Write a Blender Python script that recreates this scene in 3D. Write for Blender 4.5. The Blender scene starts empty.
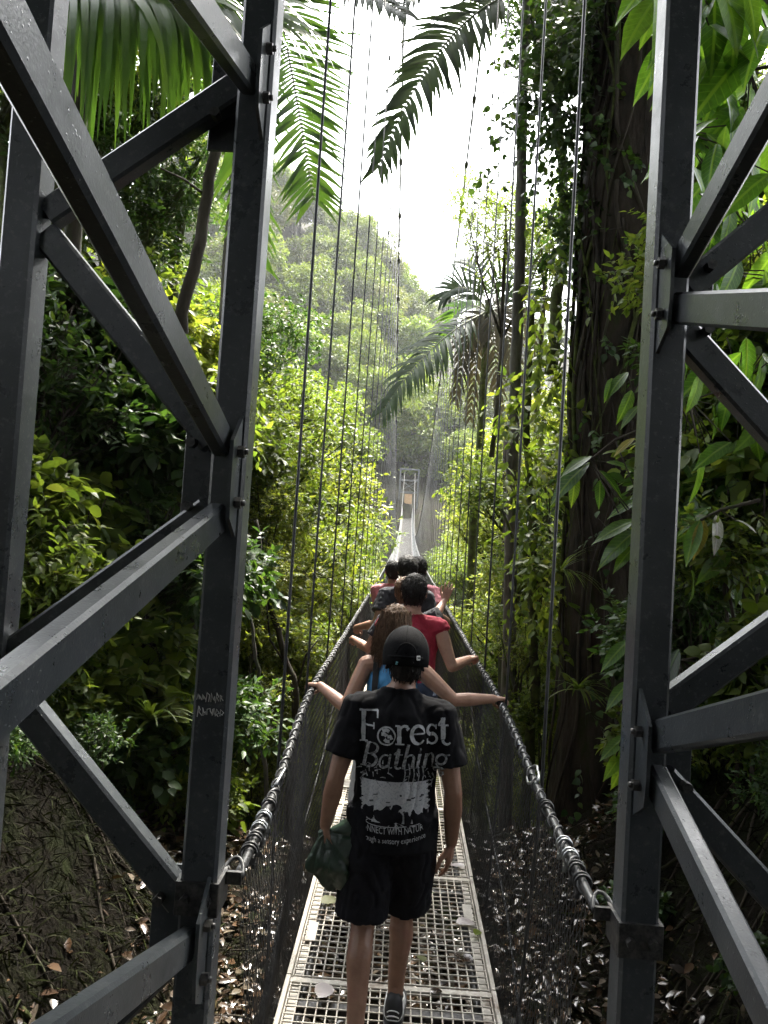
import bpy, bmesh, math, random
import numpy as np
from mathutils import Vector, Matrix, Quaternion
from mathutils.bvhtree import BVHTree
from mathutils import noise as mnoise

S = bpy.context.scene
COL = S.collection
R = math.radians
PI = math.pi
rng = np.random.default_rng(11)
random.seed(11)

# ------------------------------------------------------------------ camera
F = 740.0
CAM = Vector((-0.06, 0.0, 2.05))
_ey = Vector((21, -29, -F)).normalized()
_ez = Vector((0.0615, 1, 0)); _ez = (_ez - _ey * _ez.dot(_ey)).normalized()
_ex = _ey.cross(_ez)
M_wc = Matrix((( _ex.x, _ey.x, _ez.x), (_ex.y, _ey.y, _ez.y), (_ex.z, _ey.z, _ez.z)))   # world -> camera
M_cw = M_wc.transposed()
cd = bpy.data.cameras.new('camera')
cam = bpy.data.objects.new('camera', cd); COL.objects.link(cam)
cam.matrix_world = Matrix.Translation(CAM) @ M_cw.to_4x4()
cd.sensor_fit = 'VERTICAL'; cd.sensor_height = 24; cd.lens = F / 1024 * 24
cd.clip_start = 0.05; cd.clip_end = 3000
S.camera = cam

def W(px, py, d):
    """point of the place seen at a photo position, d metres along the bridge"""
    v = M_cw @ Vector((px - 384, 512 - py, -F))
    return CAM + v * (d / v.y)

# ------------------------------------------------------------------ tagging
def tag(o, label=None, cat=None, group=None, kind=None):
    if label: o['label'] = label
    if cat: o['category'] = cat
    if group: o['group'] = group
    if kind: o['kind'] = kind
    return o

def thing(name, label, cat, loc=(0, 0, 0), rotz=0.0, group=None, scale=1.0):
    o = bpy.data.objects.new(name, None); COL.objects.link(o)
    o.location = loc; o.rotation_euler = (0, 0, rotz); o.scale = (scale,) * 3
    o.empty_display_size = 0.2
    return tag(o, label, cat, group)

def link(name, me, parent=None):
    o = bpy.data.objects.new(name, me); COL.objects.link(o)
    if parent: o.parent = parent
    return o

# ------------------------------------------------------------------ mesh builder
class MB:
    def __init__(s): s.v = []; s.f = []; s.m = []; s.sm = []
    def add(s, vs, fs, mi=0, smooth=False):
        b = len(s.v); s.v.extend([tuple(x) for x in vs])
        for q in fs: s.f.append([b + i for i in q]); s.m.append(mi); s.sm.append(smooth)
    def beam(s, p, q, w, h, up=(0, 0, 1), bev=0.008, mi=0):
        p = Vector(p); q = Vector(q); d = (q - p).normalized(); up = Vector(up)
        sd = d.cross(up)
        if sd.length < 1e-4: sd = d.cross(Vector((0, 1, 0)))
        sd.normalize(); u = sd.cross(d).normalized()
        a, b = w / 2, h / 2; e = min(bev, a * .45, b * .45)
        pr = [(a - e, -b), (a, -b + e), (a, b - e), (a - e, b), (-a + e, b), (-a, b - e), (-a, -b + e), (-a + e, -b)]
        vs = [p + sd * x + u * y for x, y in pr] + [q + sd * x + u * y for x, y in pr]
        fs = [[i, (i + 1) % 8, 8 + (i + 1) % 8, 8 + i] for i in range(8)]
        fs += [list(range(7, -1, -1)), list(range(8, 16))]
        s.add(vs, fs, mi)
    def box(s, lo, hi, bev=0.004, mi=0):
        lo = Vector(lo); hi = Vector(hi); c = (lo + hi) / 2
        s.beam((c.x, c.y, lo.z), (c.x, c.y, hi.z), hi.x - lo.x, hi.y - lo.y, up=(0, 1, 0), bev=bev, mi=mi)
    def tube(s, pts, r, n=8, cap=True, mi=0, smooth=True, closed=False):
        pts = [Vector(p) for p in pts]; k = len(pts)
        rs = [r] * k if isinstance(r, (int, float)) else list(r)
        tn = []
        for i in range(k):
            a = pts[max(i - 1, 0)] if not closed else pts[i - 1]
            b = pts[min(i + 1, k - 1)] if not closed else pts[(i + 1) % k]
            t = b - a; tn.append(t.normalized() if t.length > 1e-9 else Vector((0, 0, 1)))
        nr = tn[0].orthogonal().normalized(); vs = []
        for i in range(k):
            nr = nr - tn[i] * nr.dot(tn[i])
            nr = nr.normalized() if nr.length > 1e-6 else tn[i].orthogonal().normalized()
            bn = tn[i].cross(nr)
            for j in range(n):
                a = 2 * PI * j / n
                vs.append(pts[i] + nr * (math.cos(a) * rs[i]) + bn * (math.sin(a) * rs[i]))
        fs = []
        for i in range(k if closed else k - 1):
            i2 = (i + 1) % k
            for j in range(n):
                j2 = (j + 1) % n
                fs.append([i * n + j, i * n + j2, i2 * n + j2, i2 * n + j])
        if cap and not closed:
            fs.append(list(range(n - 1, -1, -1))); fs.append([(k - 1) * n + j for j in range(n)])
        s.add(vs, fs, mi, smooth)
    def ell(s, c, r, seg=16, ring=10, mi=0, rot=None):
        c = Vector(c); r = (r,) * 3 if isinstance(r, (int, float)) else r
        vs = []; fs = []
        for i in range(ring + 1):
            th = PI * i / ring
            for j in range(seg):
                ph = 2 * PI * j / seg
                p = Vector((r[0] * math.sin(th) * math.cos(ph), r[1] * math.sin(th) * math.sin(ph), r[2] * math.cos(th)))
                if rot is not None: p = rot @ p
                vs.append(c + p)
        for i in range(ring):
            for j in range(seg):
                j2 = (j + 1) % seg
                fs.append([i * seg + j, (i + 1) * seg + j, (i + 1) * seg + j2, i * seg + j2])
        s.add(vs, fs, mi, True)
    def cap(s, p, q, r1, r2, n=12):
        """tapered capsule"""
        p = Vector(p); q = Vector(q); d = q - p; L = d.length; d = d / max(L, 1e-6)
        pts = []; rs = []
        for a in (85, 60, 30): pts.append(p - d * r1 * math.sin(R(a))); rs.append(r1 * math.cos(R(a)))
        for t in (0, .5, 1): pts.append(p + d * L * t); rs.append(r1 + (r2 - r1) * t)
        for a in (30, 60, 85): pts.append(q + d * r2 * math.sin(R(a))); rs.append(r2 * math.cos(R(a)))
        s.tube(pts, rs, n)
    def mesh(s, name, mats):
        me = bpy.data.meshes.new(name)
        me.from_pydata(s.v, [], s.f)
        for m in (mats if isinstance(mats, (list, tuple)) else [mats]): me.materials.append(m)
        me.polygons.foreach_set('material_index', s.m)
        me.polygons.foreach_set('use_smooth', s.sm)
        me.update()
        return me
    def build(s, name, mats, parent=None):
        return link(name, s.mesh(name, mats), parent)

# ------------------------------------------------------------------ materials
def newmat(name):
    m = bpy.data.materials.new(name); m.use_nodes = True
    nt = m.node_tree; nt.nodes.clear()
    out = nt.nodes.new('ShaderNodeOutputMaterial')
    return m, nt, out

def N(nt, t, **kw):
    n = nt.nodes.new(t)
    for k, v in kw.items():
        if k in n.inputs: n.inputs[k].default_value = v
        else: setattr(n, k, v)
    return n

def ramp(nt, stops):
    n = nt.nodes.new('ShaderNodeValToRGB'); e = n.color_ramp.elements
    while len(e) > 1: e.remove(e[-1])
    e[0].position = stops[0][0]; e[0].color = (*stops[0][1], 1)
    for p, c in stops[1:]:
        x = e.new(p); x.color = (*c, 1)
    return n

def surf(name, c1, c2=None, rough=.6, scale=8, bump=.0, bscale=40, metal=0.0, spec=.5, c3=None, det=6, stretch=None, rvar=0.0, sheen=0.0, pos=False):
    m, nt, out = newmat(name); L = nt.links
    b = N(nt, 'ShaderNodeBsdfPrincipled', Roughness=rough, Metallic=metal)
    b.inputs['Specular IOR Level'].default_value = spec
    if sheen: b.inputs['Sheen Weight'].default_value = sheen
    tc = N(nt, 'ShaderNodeTexCoord'); vec = tc.outputs['Object']
    if pos: vec = N(nt, 'ShaderNodeNewGeometry').outputs['Position']
    if stretch:
        mp = N(nt, 'ShaderNodeMapping'); mp.inputs['Scale'].default_value = stretch
        L.new(vec, mp.inputs['Vector']); vec = mp.outputs['Vector']
    if c2 is None: c2 = tuple(x * 1.25 for x in c1)
    nz = N(nt, 'ShaderNodeTexNoise', Scale=scale, Detail=det, Roughness=.62); L.new(vec, nz.inputs['Vector'])
    st = [(.36, c1), (.64, c2)]
    if c3: st = [(.34, c1), (.54, c2), (.68, c3)]
    rp = ramp(nt, st); L.new(nz.outputs['Fac'], rp.inputs['Fac']); L.new(rp.outputs['Color'], b.inputs['Base Color'])
    if rvar:
        mr = N(nt, 'ShaderNodeMapRange'); mr.inputs['To Min'].default_value = rough - rvar; mr.inputs['To Max'].default_value = rough + rvar
        n3 = N(nt, 'ShaderNodeTexNoise', Scale=scale * 2.7, Detail=4); L.new(vec, n3.inputs['Vector'])
        L.new(n3.outputs['Fac'], mr.inputs['Value']); L.new(mr.outputs['Result'], b.inputs['Roughness'])
    if bump:
        n2 = N(nt, 'ShaderNodeTexNoise', Scale=bscale, Detail=5); L.new(vec, n2.inputs['Vector'])
        bp = N(nt, 'ShaderNodeBump', Strength=bump, Distance=.02); L.new(n2.outputs['Fac'], bp.inputs['Height'])
        L.new(bp.outputs['Normal'], b.inputs['Normal'])
    L.new(b.outputs[0], out.inputs['Surface'])
    return m

def leafmat(name, cols, trans=.42, rough=.42, tcol=1.6, spec=.45, objvar=.25, veins=False):
    """one random tint per leaf (mesh island), light passing through the blade"""
    m, nt, out = newmat(name); L = nt.links
    ge = N(nt, 'ShaderNodeNewGeometry'); oi = N(nt, 'ShaderNodeObjectInfo')
    k = len(cols)
    rp = ramp(nt, [(i / max(k - 1, 1), c) for i, c in enumerate(cols)])
    L.new(ge.outputs['Random Per Island'], rp.inputs['Fac'])
    hs = N(nt, 'ShaderNodeHueSaturation')
    mr = N(nt, 'ShaderNodeMapRange'); mr.inputs['To Min'].default_value = 1 - objvar; mr.inputs['To Max'].default_value = 1 + objvar
    L.new(oi.outputs['Random'], mr.inputs['Value']); L.new(mr.outputs['Result'], hs.inputs['Value'])
    L.new(rp.outputs['Color'], hs.inputs['Color'])
    b = N(nt, 'ShaderNodeBsdfPrincipled', Roughness=rough); b.inputs['Specular IOR Level'].default_value = spec
    if veins:
        at = N(nt, 'ShaderNodeAttribute', attribute_name='blade'); sp = N(nt, 'ShaderNodeSeparateXYZ'); L.new(at.outputs['Vector'], sp.inputs[0])
        ab = N(nt, 'ShaderNodeMath', operation='ABSOLUTE'); L.new(sp.outputs[1], ab.inputs[0])
        m1 = N(nt, 'ShaderNodeMath', operation='MULTIPLY_ADD'); L.new(ab.outputs[0], m1.inputs[0]); m1.inputs[1].default_value = -.9; L.new(sp.outputs[0], m1.inputs[2])
        m2 = N(nt, 'ShaderNodeMath', operation='MULTIPLY'); L.new(m1.outputs[0], m2.inputs[0]); m2.inputs[1].default_value = 75
        m3 = N(nt, 'ShaderNodeMath', operation='SINE'); L.new(m2.outputs[0], m3.inputs[0])
        r1 = ramp(nt, [(.0, (1, 1, 1)), (.012, (.9, .9, .9)), (.022, (0, 0, 0))]); L.new(ab.outputs[0], r1.inputs['Fac'])
        r2 = ramp(nt, [(.86, (0, 0, 0)), (.99, (.45, .45, .45))]); L.new(m3.outputs[0], r2.inputs['Fac'])
        ad = N(nt, 'ShaderNodeMath', operation='MAXIMUM'); L.new(r1.outputs['Color'], ad.inputs[0]); L.new(r2.outputs['Color'], ad.inputs[1])
        nz = N(nt, 'ShaderNodeTexNoise', Scale=26, Detail=5); tc = N(nt, 'ShaderNodeTexCoord'); L.new(tc.outputs['Object'], nz.inputs['Vector'])
        r3 = ramp(nt, [(.3, (.7, .7, .6)), (.6, (1, 1, 1)), (.75, (1.25, 1.15, .9))]); L.new(nz.outputs['Fac'], r3.inputs['Fac'])
        mm = N(nt, 'ShaderNodeMix', data_type='RGBA', blend_type='MULTIPLY'); mm.inputs['Factor'].default_value = 1; L.new(hs.outputs['Color'], mm.inputs['A']); L.new(r3.outputs['Color'], mm.inputs['B'])
        lt = N(nt, 'ShaderNodeMix', data_type='RGBA'); L.new(ad.outputs[0], lt.inputs['Factor']); L.new(mm.outputs['Result'], lt.inputs['A']); lt.inputs['B'].default_value = (cols[-1][0] * 1.5, cols[-1][1] * 1.35, cols[-1][2] * 1.5, 1)
        bp = N(nt, 'ShaderNodeBump', Strength=.5, Distance=.004); L.new(ad.outputs[0], bp.inputs['Height']); L.new(bp.outputs['Normal'], b.inputs['Normal'])
        class _O: pass
        hs = _O(); hs.outputs = {'Color': lt.outputs['Result']}
    L.new(hs.outputs['Color'], b.inputs['Base Color'])
    tr = N(nt, 'ShaderNodeBsdfTranslucent')
    mu = N(nt, 'ShaderNodeMix', data_type='RGBA', blend_type='MULTIPLY'); mu.inputs['Factor'].default_value = 1
    L.new(hs.outputs['Color'], mu.inputs['A']); mu.inputs['B'].default_value = (tcol * 1.02, tcol, tcol * .45, 1)
    L.new(mu.outputs['Result'], tr.inputs['Color'])
    mx = N(nt, 'ShaderNodeMixShader'); mx.inputs['Fac'].default_value = trans
    L.new(b.outputs[0], mx.inputs[1]); L.new(tr.outputs[0], mx.inputs[2]); L.new(mx.outputs[0], out.inputs['Surface'])
    return m

MT = {}
def steel_mat():
    m, nt, out = newmat('painted_steel'); L = nt.links
    tc = N(nt, 'ShaderNodeTexCoord'); V = tc.outputs['Object']
    b = N(nt, 'ShaderNodeBsdfPrincipled', Metallic=.0)
    b.inputs['Specular IOR Level'].default_value = .6
    nz = N(nt, 'ShaderNodeTexNoise', Scale=3, Detail=8, Roughness=.7); L.new(V, nz.inputs['Vector'])
    rp = ramp(nt, [(.3, (.021, .025, .029)), (.52, (.038, .043, .048)), (.72, (.072, .077, .080))]); L.new(nz.outputs['Fac'], rp.inputs['Fac'])
    # pale mineral streaks and grime
    n2 = N(nt, 'ShaderNodeTexNoise', Scale=55, Detail=5, Roughness=.7); L.new(V, n2.inputs['Vector'])
    r2 = ramp(nt, [(.55, (0, 0, 0)), (.72, (1, 1, 1))]); L.new(n2.outputs['Fac'], r2.inputs['Fac'])
    mx = N(nt, 'ShaderNodeMix', data_type='RGBA'); L.new(r2.outputs['Color'], mx.inputs['Factor'])
    L.new(rp.outputs['Color'], mx.inputs['A']); mx.inputs['B'].default_value = (.10, .104, .104, 1)
    n5 = N(nt, 'ShaderNodeTexNoise', Scale=7, Detail=9, Roughness=.75); mp = N(nt, 'ShaderNodeMapping'); mp.inputs['Location'].default_value = (4, 7, 2); L.new(V, mp.inputs['Vector']); L.new(mp.outputs['Vector'], n5.inputs['Vector'])
    r5 = ramp(nt, [(.64, (0, 0, 0)), (.74, (.75, .75, .75))]); L.new(n5.outputs['Fac'], r5.inputs['Fac'])
    m5 = N(nt, 'ShaderNodeMix', data_type='RGBA'); L.new(r5.outputs['Color'], m5.inputs['Factor']); L.new(mx.outputs['Result'], m5.inputs['A']); m5.inputs['B'].default_value = (.040, .030, .022, 1)
    L.new(m5.outputs['Result'], b.inputs['Base Color'])
    n3 = N(nt, 'ShaderNodeTexNoise', Scale=9, Detail=8, Roughness=.7); L.new(V, n3.inputs['Vector'])
    mr = N(nt, 'ShaderNodeMapRange'); mr.inputs['To Min'].default_value = .12; mr.inputs['To Max'].default_value = .5
    L.new(n3.outputs['Fac'], mr.inputs['Value']); L.new(mr.outputs['Result'], b.inputs['Roughness'])
    # standing water drops
    vo = N(nt, 'ShaderNodeTexVoronoi', Scale=70); L.new(V, vo.inputs['Vector'])
    r3 = ramp(nt, [(.0, (1, 1, 1)), (.16, (0, 0, 0))]); L.new(vo.outputs['Distance'], r3.inputs['Fac'])
    bp = N(nt, 'ShaderNodeBump', Strength=.5, Distance=.003); L.new(r3.outputs['Color'], bp.inputs['Height'])
    n4 = N(nt, 'ShaderNodeTexNoise', Scale=180, Detail=3); L.new(V, n4.inputs['Vector'])
    bp2 = N(nt, 'ShaderNodeBump', Strength=.12, Distance=.004); L.new(n4.outputs['Fac'], bp2.inputs['Height']); L.new(bp.outputs['Normal'], bp2.inputs['Normal'])
    L.new(bp2.outputs['Normal'], b.inputs['Normal'])
    L.new(b.outputs[0], out.inputs['Surface'])
    return m
MT['steel'] = steel_mat()
MT['galv'] = surf('galvanised_steel', (.22, .23, .23), (.42, .43, .43), rough=.35, metal=.9, scale=30, bump=.1)
MT['bolt'] = surf('bolt_steel', (.035, .035, .037), (.11, .105, .1), rough=.4, metal=.6, scale=60)
MT['lacing'] = surf('dull_lacing_wire', (.014, .014, .014), (.06, .06, .06), rough=.45, metal=.3, scale=60)
MT['cable'] = surf('black_cable', (.012, .012, .013), (.03, .03, .03), rough=.4, scale=40)
MT['wire'] = surf('net_wire', (.02, .02, .02), (.06, .058, .055), rough=.45, scale=20, metal=.3)
MT['hanger'] = surf('hanger_wire', (.02, .021, .023), (.06, .06, .062), rough=.45, scale=10, metal=.3)
MT['deck'] = surf('cream_painted_grating', (.36, .33, .28), (.46, .425, .37), rough=.55, scale=6, c3=(.17, .125, .09), bump=.15, bscale=90, pos=True, det=10)
MT['bark'] = surf('dark_bark', (.020, .016, .012), (.055, .046, .036), spec=.15, rough=.85, scale=6, bump=.8, bscale=22, c3=(.035, .045, .018), stretch=(1, 1, .25))
MT['bark_dark'] = surf('wet_black_bark', (.010, .008, .006), (.035, .027, .020), spec=.15, rough=.75, scale=5, bump=.9, bscale=26, c3=(.020, .026, .008), stretch=(1, 1, .35))
MT['net_far'] = surf('haze_toned_net_wire', (.3, .3, .3), (.45, .45, .44), rough=.5, metal=.2)  # whitening by haze on the distant net is put into this pale colour
MT['deck_far'] = surf('shade_toned_grating', (.03, .028, .026), (.06, .055, .05), rough=.6)  # far grating: the shade showing through it is put into this dark colour
MT['bark_pale'] = surf('pale_bark', (.055, .05, .043), (.13, .12, .105), spec=.15, rough=.8, scale=7, bump=.5, bscale=30, c3=(.05, .065, .03), stretch=(1, 1, .3))
MT['bark_moss'] = surf('mossy_bark', (.03, .027, .018), (.06, .075, .022), spec=.15, rough=.9, scale=9, bump=.7, bscale=40, c3=(.09, .11, .03))
# ------------------------------------------------------------------ terrain
def sstep(a, b, x):
    t = min(max((x - a) / (b - a), 0.0), 1.0); return t * t * (3 - 2 * t)

def deck_z(y): return .006 * max(0.0, y - 5) + 8.4e-6 * y ** 3 if y > 0 else 0.0
def rail_z(y): return deck_z(y) + 1.15
def main_z(y): return 2.05 + .35 + .00574 * (45 - y) ** 2

def ground(x, y):
    n1 = mnoise.noise(Vector((x * .7, y * .7, 3))) * .16 + mnoise.noise(Vector((x * 2.3, y * 2.3, 9))) * .07
    near = -.72 + n1 * .6
    near += 1.55 * sstep(-1.0, -2.3, x) * (1 - .75 * sstep(4.2, 6.2, y)) + .9 * sstep(-2.5, -6, x)
    near += 1.75 * sstep(1.25, 2.6, x) * (1 - .5 * sstep(5, 7.5, y)) + .9 * sstep(3, 7, x)
    lip = 6.9 + .35 * math.sin(x * 1.3)
    fall = sstep(lip, lip + 7, y)
    side = min(abs(x) / 16, 1.6)
    low = -13 + 8.5 * side + n1 * 3
    rise = sstep(52, 82, y)
    far = 3.2 + (y - 80) * .22 + max(0, -x - 4) * .12
    hill = 50 * math.exp(-(((x + 42) / 46) ** 2 + ((y - 165) / 60) ** 2)) + 34 * math.exp(-(((x - 25) / 60) ** 2 + ((y - 250) / 70) ** 2))
    far = far + hill + n1 * 4
    z = near * (1 - fall) + low * fall
    z = z * (1 - rise) + far * rise
    return z

def build_ground():
    xs = sorted(set([round(-4 + i * .08, 3) for i in range(101)] + [round(s * (4 + (i / 34) ** 2.2 * 440), 3) for i in range(1, 35) for s in (-1, 1)]))
    ys = sorted(set([round(-3 + i * .08, 3) for i in range(150)] + [round(9 + (i / 60) ** 1.8 * 560, 3) for i in range(0, 61)] + [-6, -12, -30, -80, -180]))
    vs = []
    for y in ys:
        for x in xs:
            vs.append((x, y, ground(x, y)))
    nx = len(xs); fs = []
    for j in range(len(ys) - 1):
        for i in range(nx - 1):
            fs.append((j * nx + i, j * nx + i + 1, (j + 1) * nx + i + 1, (j + 1) * nx + i))
    me = bpy.data.meshes.new('ground'); me.from_pydata(vs, [], fs)
    m, nt, out = newmat('forest_soil'); L = nt.links
    tc = N(nt, 'ShaderNodeTexCoord'); V = tc.outputs['Object']
    b = N(nt, 'ShaderNodeBsdfPrincipled', Roughness=.85); b.inputs['Specular IOR Level'].default_value = .08
    n1 = N(nt, 'ShaderNodeTexNoise', Scale=2.2, Detail=8, Roughness=.7); L.new(V, n1.inputs['Vector'])
    rp = ramp(nt, [(.3, (.006, .005, .003)), (.48, (.016, .013, .009)), (.6, (.018, .022, .008)), (.75, (.034, .045, .012))])
    L.new(n1.outputs['Fac'], rp.inputs['Fac']); L.new(rp.outputs['Color'], b.inputs['Base Color'])
    n2 = N(nt, 'ShaderNodeTexNoise', Scale=16, Detail=8, Roughness=.75); L.new(V, n2.inputs['Vector'])
    bp = N(nt, 'ShaderNodeBump', Strength=1, Distance=.08); L.new(n2.outputs['Fac'], bp.inputs['Height']); L.new(bp.outputs['Normal'], b.inputs['Normal'])
    L.new(b.outputs[0], out.inputs['Surface'])
    me.materials.append(m); me.polygons.foreach_set('use_smooth', [True] * len(fs)); me.update()
    tag(link('ground', me), kind='structure')
build_ground()

# ------------------------------------------------------------------ near tower: two lattice legs
def leg_tower(side):
    if side < 0:
        t = thing('steel_tower', 'dark steel lattice tower leg on the left with a scratched white scribble on its post', 'tower', (-.568, 2.1, -.72))
        xi, xo = -.568, -1.22
    else:
        t = thing('steel_tower', 'dark steel lattice tower leg on the right holding the right handrail cable', 'tower', (.635, 2.1, -.72))
        xi, xo = .635, 1.29
    o = Vector(t.location)
    def part(name, mb, mat='steel'):
        mb.v = [tuple(Vector(v) - o) for v in mb.v]
        return mb.build(name, MT[mat], t)
    for x, y in ((xi, 2.10), (xo, 2.10), (xi, .12), (xo, .12)):
        mb = MB(); mb.beam((x, y, -1.0 if y > 1 else -1.2), (x, y, 13.2), .1, .1, up=(0, 1, 0), bev=.009); part('post', mb)
    def brace(p, q, w=.062, h=.078, up=(0, 0, 1)):
        mb = MB(); mb.beam(p, q, w, h, up=up); return part('brace', mb)
    yb = 2.115
    s = side
    xin = xi + s * .06; xon = xo - s * .055
    xs = xi + s * .012
    if s < 0:
        lat = [(3.35, 2.94), (2.30, 2.88), (2.10, 1.66), (1.00, 1.56), (.86, .25)]
        sidep = [(3.32, 2.76), (2.29, 2.84), (2.08, 1.60), (.93, 1.56)]
        nodes = [3.33, 2.20, .93]
    else:
        lat = [(3.95, 3.40), (2.82, 3.32), (2.69, 2.14), (1.63, 2.08), (1.44, .92)]
        sidep = [(4.0, 3.55), (2.85, 3.47), (2.73, 2.13), (1.57, 2.19), (1.46, .84)]
        nodes = [3.97, 2.78, 1.52]
    for zi, zo in lat: brace((xin, yb, zi), (xon, yb, zo), .06, .082)
    for zi, zn in sidep: brace((xs, 2.02, zi), (xs, .17, zn), .046, .084)
    # upper part above the picture
    z = nodes[0] + 1.2
    while z < 12.5:
        brace((xin, yb, z), (xon, yb, z - .5)); brace((xin, yb, z - .12), (xon, yb, z - .62 + .1))
        brace((xs, 2.02, z), (xs, .17, z + .55)); z += 1.2
    for zc in nodes:
        # gusset towards the side frame (faces the walkway), with bolts
        x0 = xi - s * .036
        mb = MB()
        prof = [(2.048, zc - .17), (1.965, zc - .12), (1.955, zc - .05), (1.955, zc + .09), (2.048, zc + .17)]
        vs = [(x0, y, z) for y, z in prof] + [(x0 + s * .010, y, z) for y, z in prof]
        k = len(prof)
        fs = [list(range(k)), list(range(2 * k - 1, k - 1, -1))] + [[i, k + i, k + (i + 1) % k, (i + 1) % k] for i in range(k)]
        mb.add(vs, fs); g = part('gusset_plate', mb)
        for dz in (-.075, .065):
            bb = MB(); c = Vector((x0 - s * .009, 2.0, zc + dz)) - o
            bb.tube([c + Vector((-s * .012, 0, 0)), c + Vector((s * .006, 0, 0))], .016, 6, smooth=False)
            bb.tube([c + Vector((-s * .022, 0, 0)), c + Vector((-s * .01, 0, 0))], .008, 8)
            bb.build('bolt', MT['bolt'], g)
        # gusset for the lateral braces (behind, facing the camera)
        mb = MB(); xa = xi + s * .045; xb = xi + s * .155
        mb.box((min(xa, xb), 2.152, zc - .15), (max(xa, xb), 2.162, zc + .15), bev=.002); g = part('gusset_plate', mb)
        for dz in (-.09, .09):
            bb = MB(); c = Vector((xi + s * .11, 2.062, zc + dz)) - o
            bb.tube([c + Vector((0, -.012, 0)), c + Vector((0, .02, 0))], .015, 6, smooth=False)
            bb.build('bolt', MT['bolt'], g)
    # clamp band of the handrail anchor
    zc = 1.02 if s > 0 else 1.04
    mb = MB()
    for (a, b_) in (((xi - .06, 2.04, zc - .045), (xi + .06, 2.0495, zc + .045)), ((xi - .06, 2.1505, zc - .045), (xi + .06, 2.16, zc + .045)),
                    ((xi - .06, 2.0495, zc - .045), (xi - .0505, 2.1505, zc + .045)), ((xi + .0505, 2.0495, zc - .045), (xi + .06, 2.1505, zc + .045))):
        mb.box(a, b_, bev=.002)
    for dx in (-.03, .03): mb.tube([(xi + dx, 2.02, zc), (xi + dx, 2.045, zc)], .013, 6, smooth=False)
    ear = xi - s * .06
    mb.box((min(ear, ear - s * .045), 2.12, zc + .01), (max(ear, ear - s * .045), 2.132, zc + .045), bev=.002)
    part('clamp_band', mb, 'bolt')
    mb = MB()
    pts = []
    for i in range(13):
        a = PI * i / 12
        pts.append((xi - s * (.075 + .03 * math.cos(a)), 2.126 + .06 * math.sin(a), zc + .028 + .03 * math.sin(a)))
    mb.tube(pts, .006, 8); part('shackle', mb, 'lacing')
    # base plate on a concrete pad
    for x, y in ((xi, 2.1), (xo, 2.1)):
        mb = MB(); mb.box((x - .14, y - .14, -.74), (x + .14, y + .14, -.70), bev=.004); part('base_plate', mb)
    if s < 0:
        mb = MB(); rr = random.Random(4)
        for row, z0 in ((0, 1.585), (1, 1.545)):
            for c in range(6):
                x0 = xi - .038 + c * .0125 + row * .004; hh = rr.uniform(.006, .015)
                p = [(x0 + rr.uniform(-.002, .003), z0 - hh), (x0 + rr.uniform(0, .004), z0 + hh), (x0 + rr.uniform(.005, .010), z0 + rr.uniform(-.008, .012)), (x0 + rr.uniform(.001, .01), z0 + rr.uniform(-.006, .006)), (x0 + rr.uniform(.006, .014), z0 - hh * rr.uniform(.5, 1.2))]
                mb.tube([(x, 2.0487, z) for x, z in p], .0015, 4)
        part('scribble', mb, 'scribble')
    return t
MT['scribble'] = surf('white_scratch', (.5, .5, .48), (.7, .7, .7), rough=.7)
leg_tower(-1); leg_tower(1)

# ------------------------------------------------------------------ the bridge
bridge = thing('suspension_bridge', 'long narrow hanging footbridge with pale grating walkway and wire net sides', 'footbridge', (0, 2.2, 0))
BO = Vector(bridge.location)
def bpart(name, mb, mat, parent=None):
    if parent is None or parent is bridge:
        mb.v = [tuple(Vector(v) - BO) for v in mb.v]
        return mb.build(name, mat, bridge)
    off = BO + parent.location
    mb.v = [tuple(Vector(v) - off) for v in mb.v]
    return mb.build(name, mat, parent)
HW = .485; RX = .555
Y0, Y1 = 1.2, 80.0
PL = 1.15
def grating_mesh():
    mb = MB()
    nl = 20
    for i in range(nl + 1):
        x = -HW + .03 + (2 * HW - .06) * i / nl
        mb.beam((x, 0, 0), (x, PL - .01, 0), .0065, .014, bev=.001)
    nt_ = 22
    for j in range(nt_ + 1):
        y = .005 + (PL - .02) * j / nt_
        mb.beam((-HW + .03, y, .006), (HW - .03, y, .006), .0065, .0065, bev=.001)
    for s in (-1, 1):
        mb.beam((s * (HW - .012), 0, -.005), (s * (HW - .012), PL - .008, -.005), .022, .045, bev=.003)
        mb.beam((s * (HW - .055), .0, -.012), (s * (HW - .055), PL - .008, -.012), .04, .006, bev=.001)
    mb.beam((-HW + .024, PL - .03, -.002), (HW - .024, PL - .03, -.002), .034, .022, bev=.002)
    # rusty drips / plates
    mb.beam((-HW + .07, .30, .011), (-HW + .07, .48, .011), .05, .004, bev=.001)
    mb.beam((HW - .07, .62, .011), (HW - .07, .80, .011), .05, .004, bev=.001)
    return mb.mesh('grating_panel', MT['deck'])
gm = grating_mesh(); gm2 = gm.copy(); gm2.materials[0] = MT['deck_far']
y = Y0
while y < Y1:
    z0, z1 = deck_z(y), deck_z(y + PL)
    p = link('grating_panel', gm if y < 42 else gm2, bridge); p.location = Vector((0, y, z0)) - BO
    p.rotation_euler = (math.atan2(z1 - z0, PL) + random.uniform(-.002, .002), random.uniform(-.004, .004), random.uniform(-.003, .003))
    y += PL
yline = [1.2 + .4 * i for i in range(198)]
for s in (-1, 1):
    mb = MB(); mb.tube([(s * .40, y, deck_z(y) - .055) for y in yline[::3]], .018, 6); bpart('deck_cable', mb, MT['cable'])
for i in range(68):
    mb = MB(); y = 2.2 + i * PL; mb.beam((-HW - .07, y, deck_z(y) - .045), (HW + .07, y, deck_z(y) - .045), .05, .045, bev=.004)
    bpart('cross_beam', mb, MT['bolt'])

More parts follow.
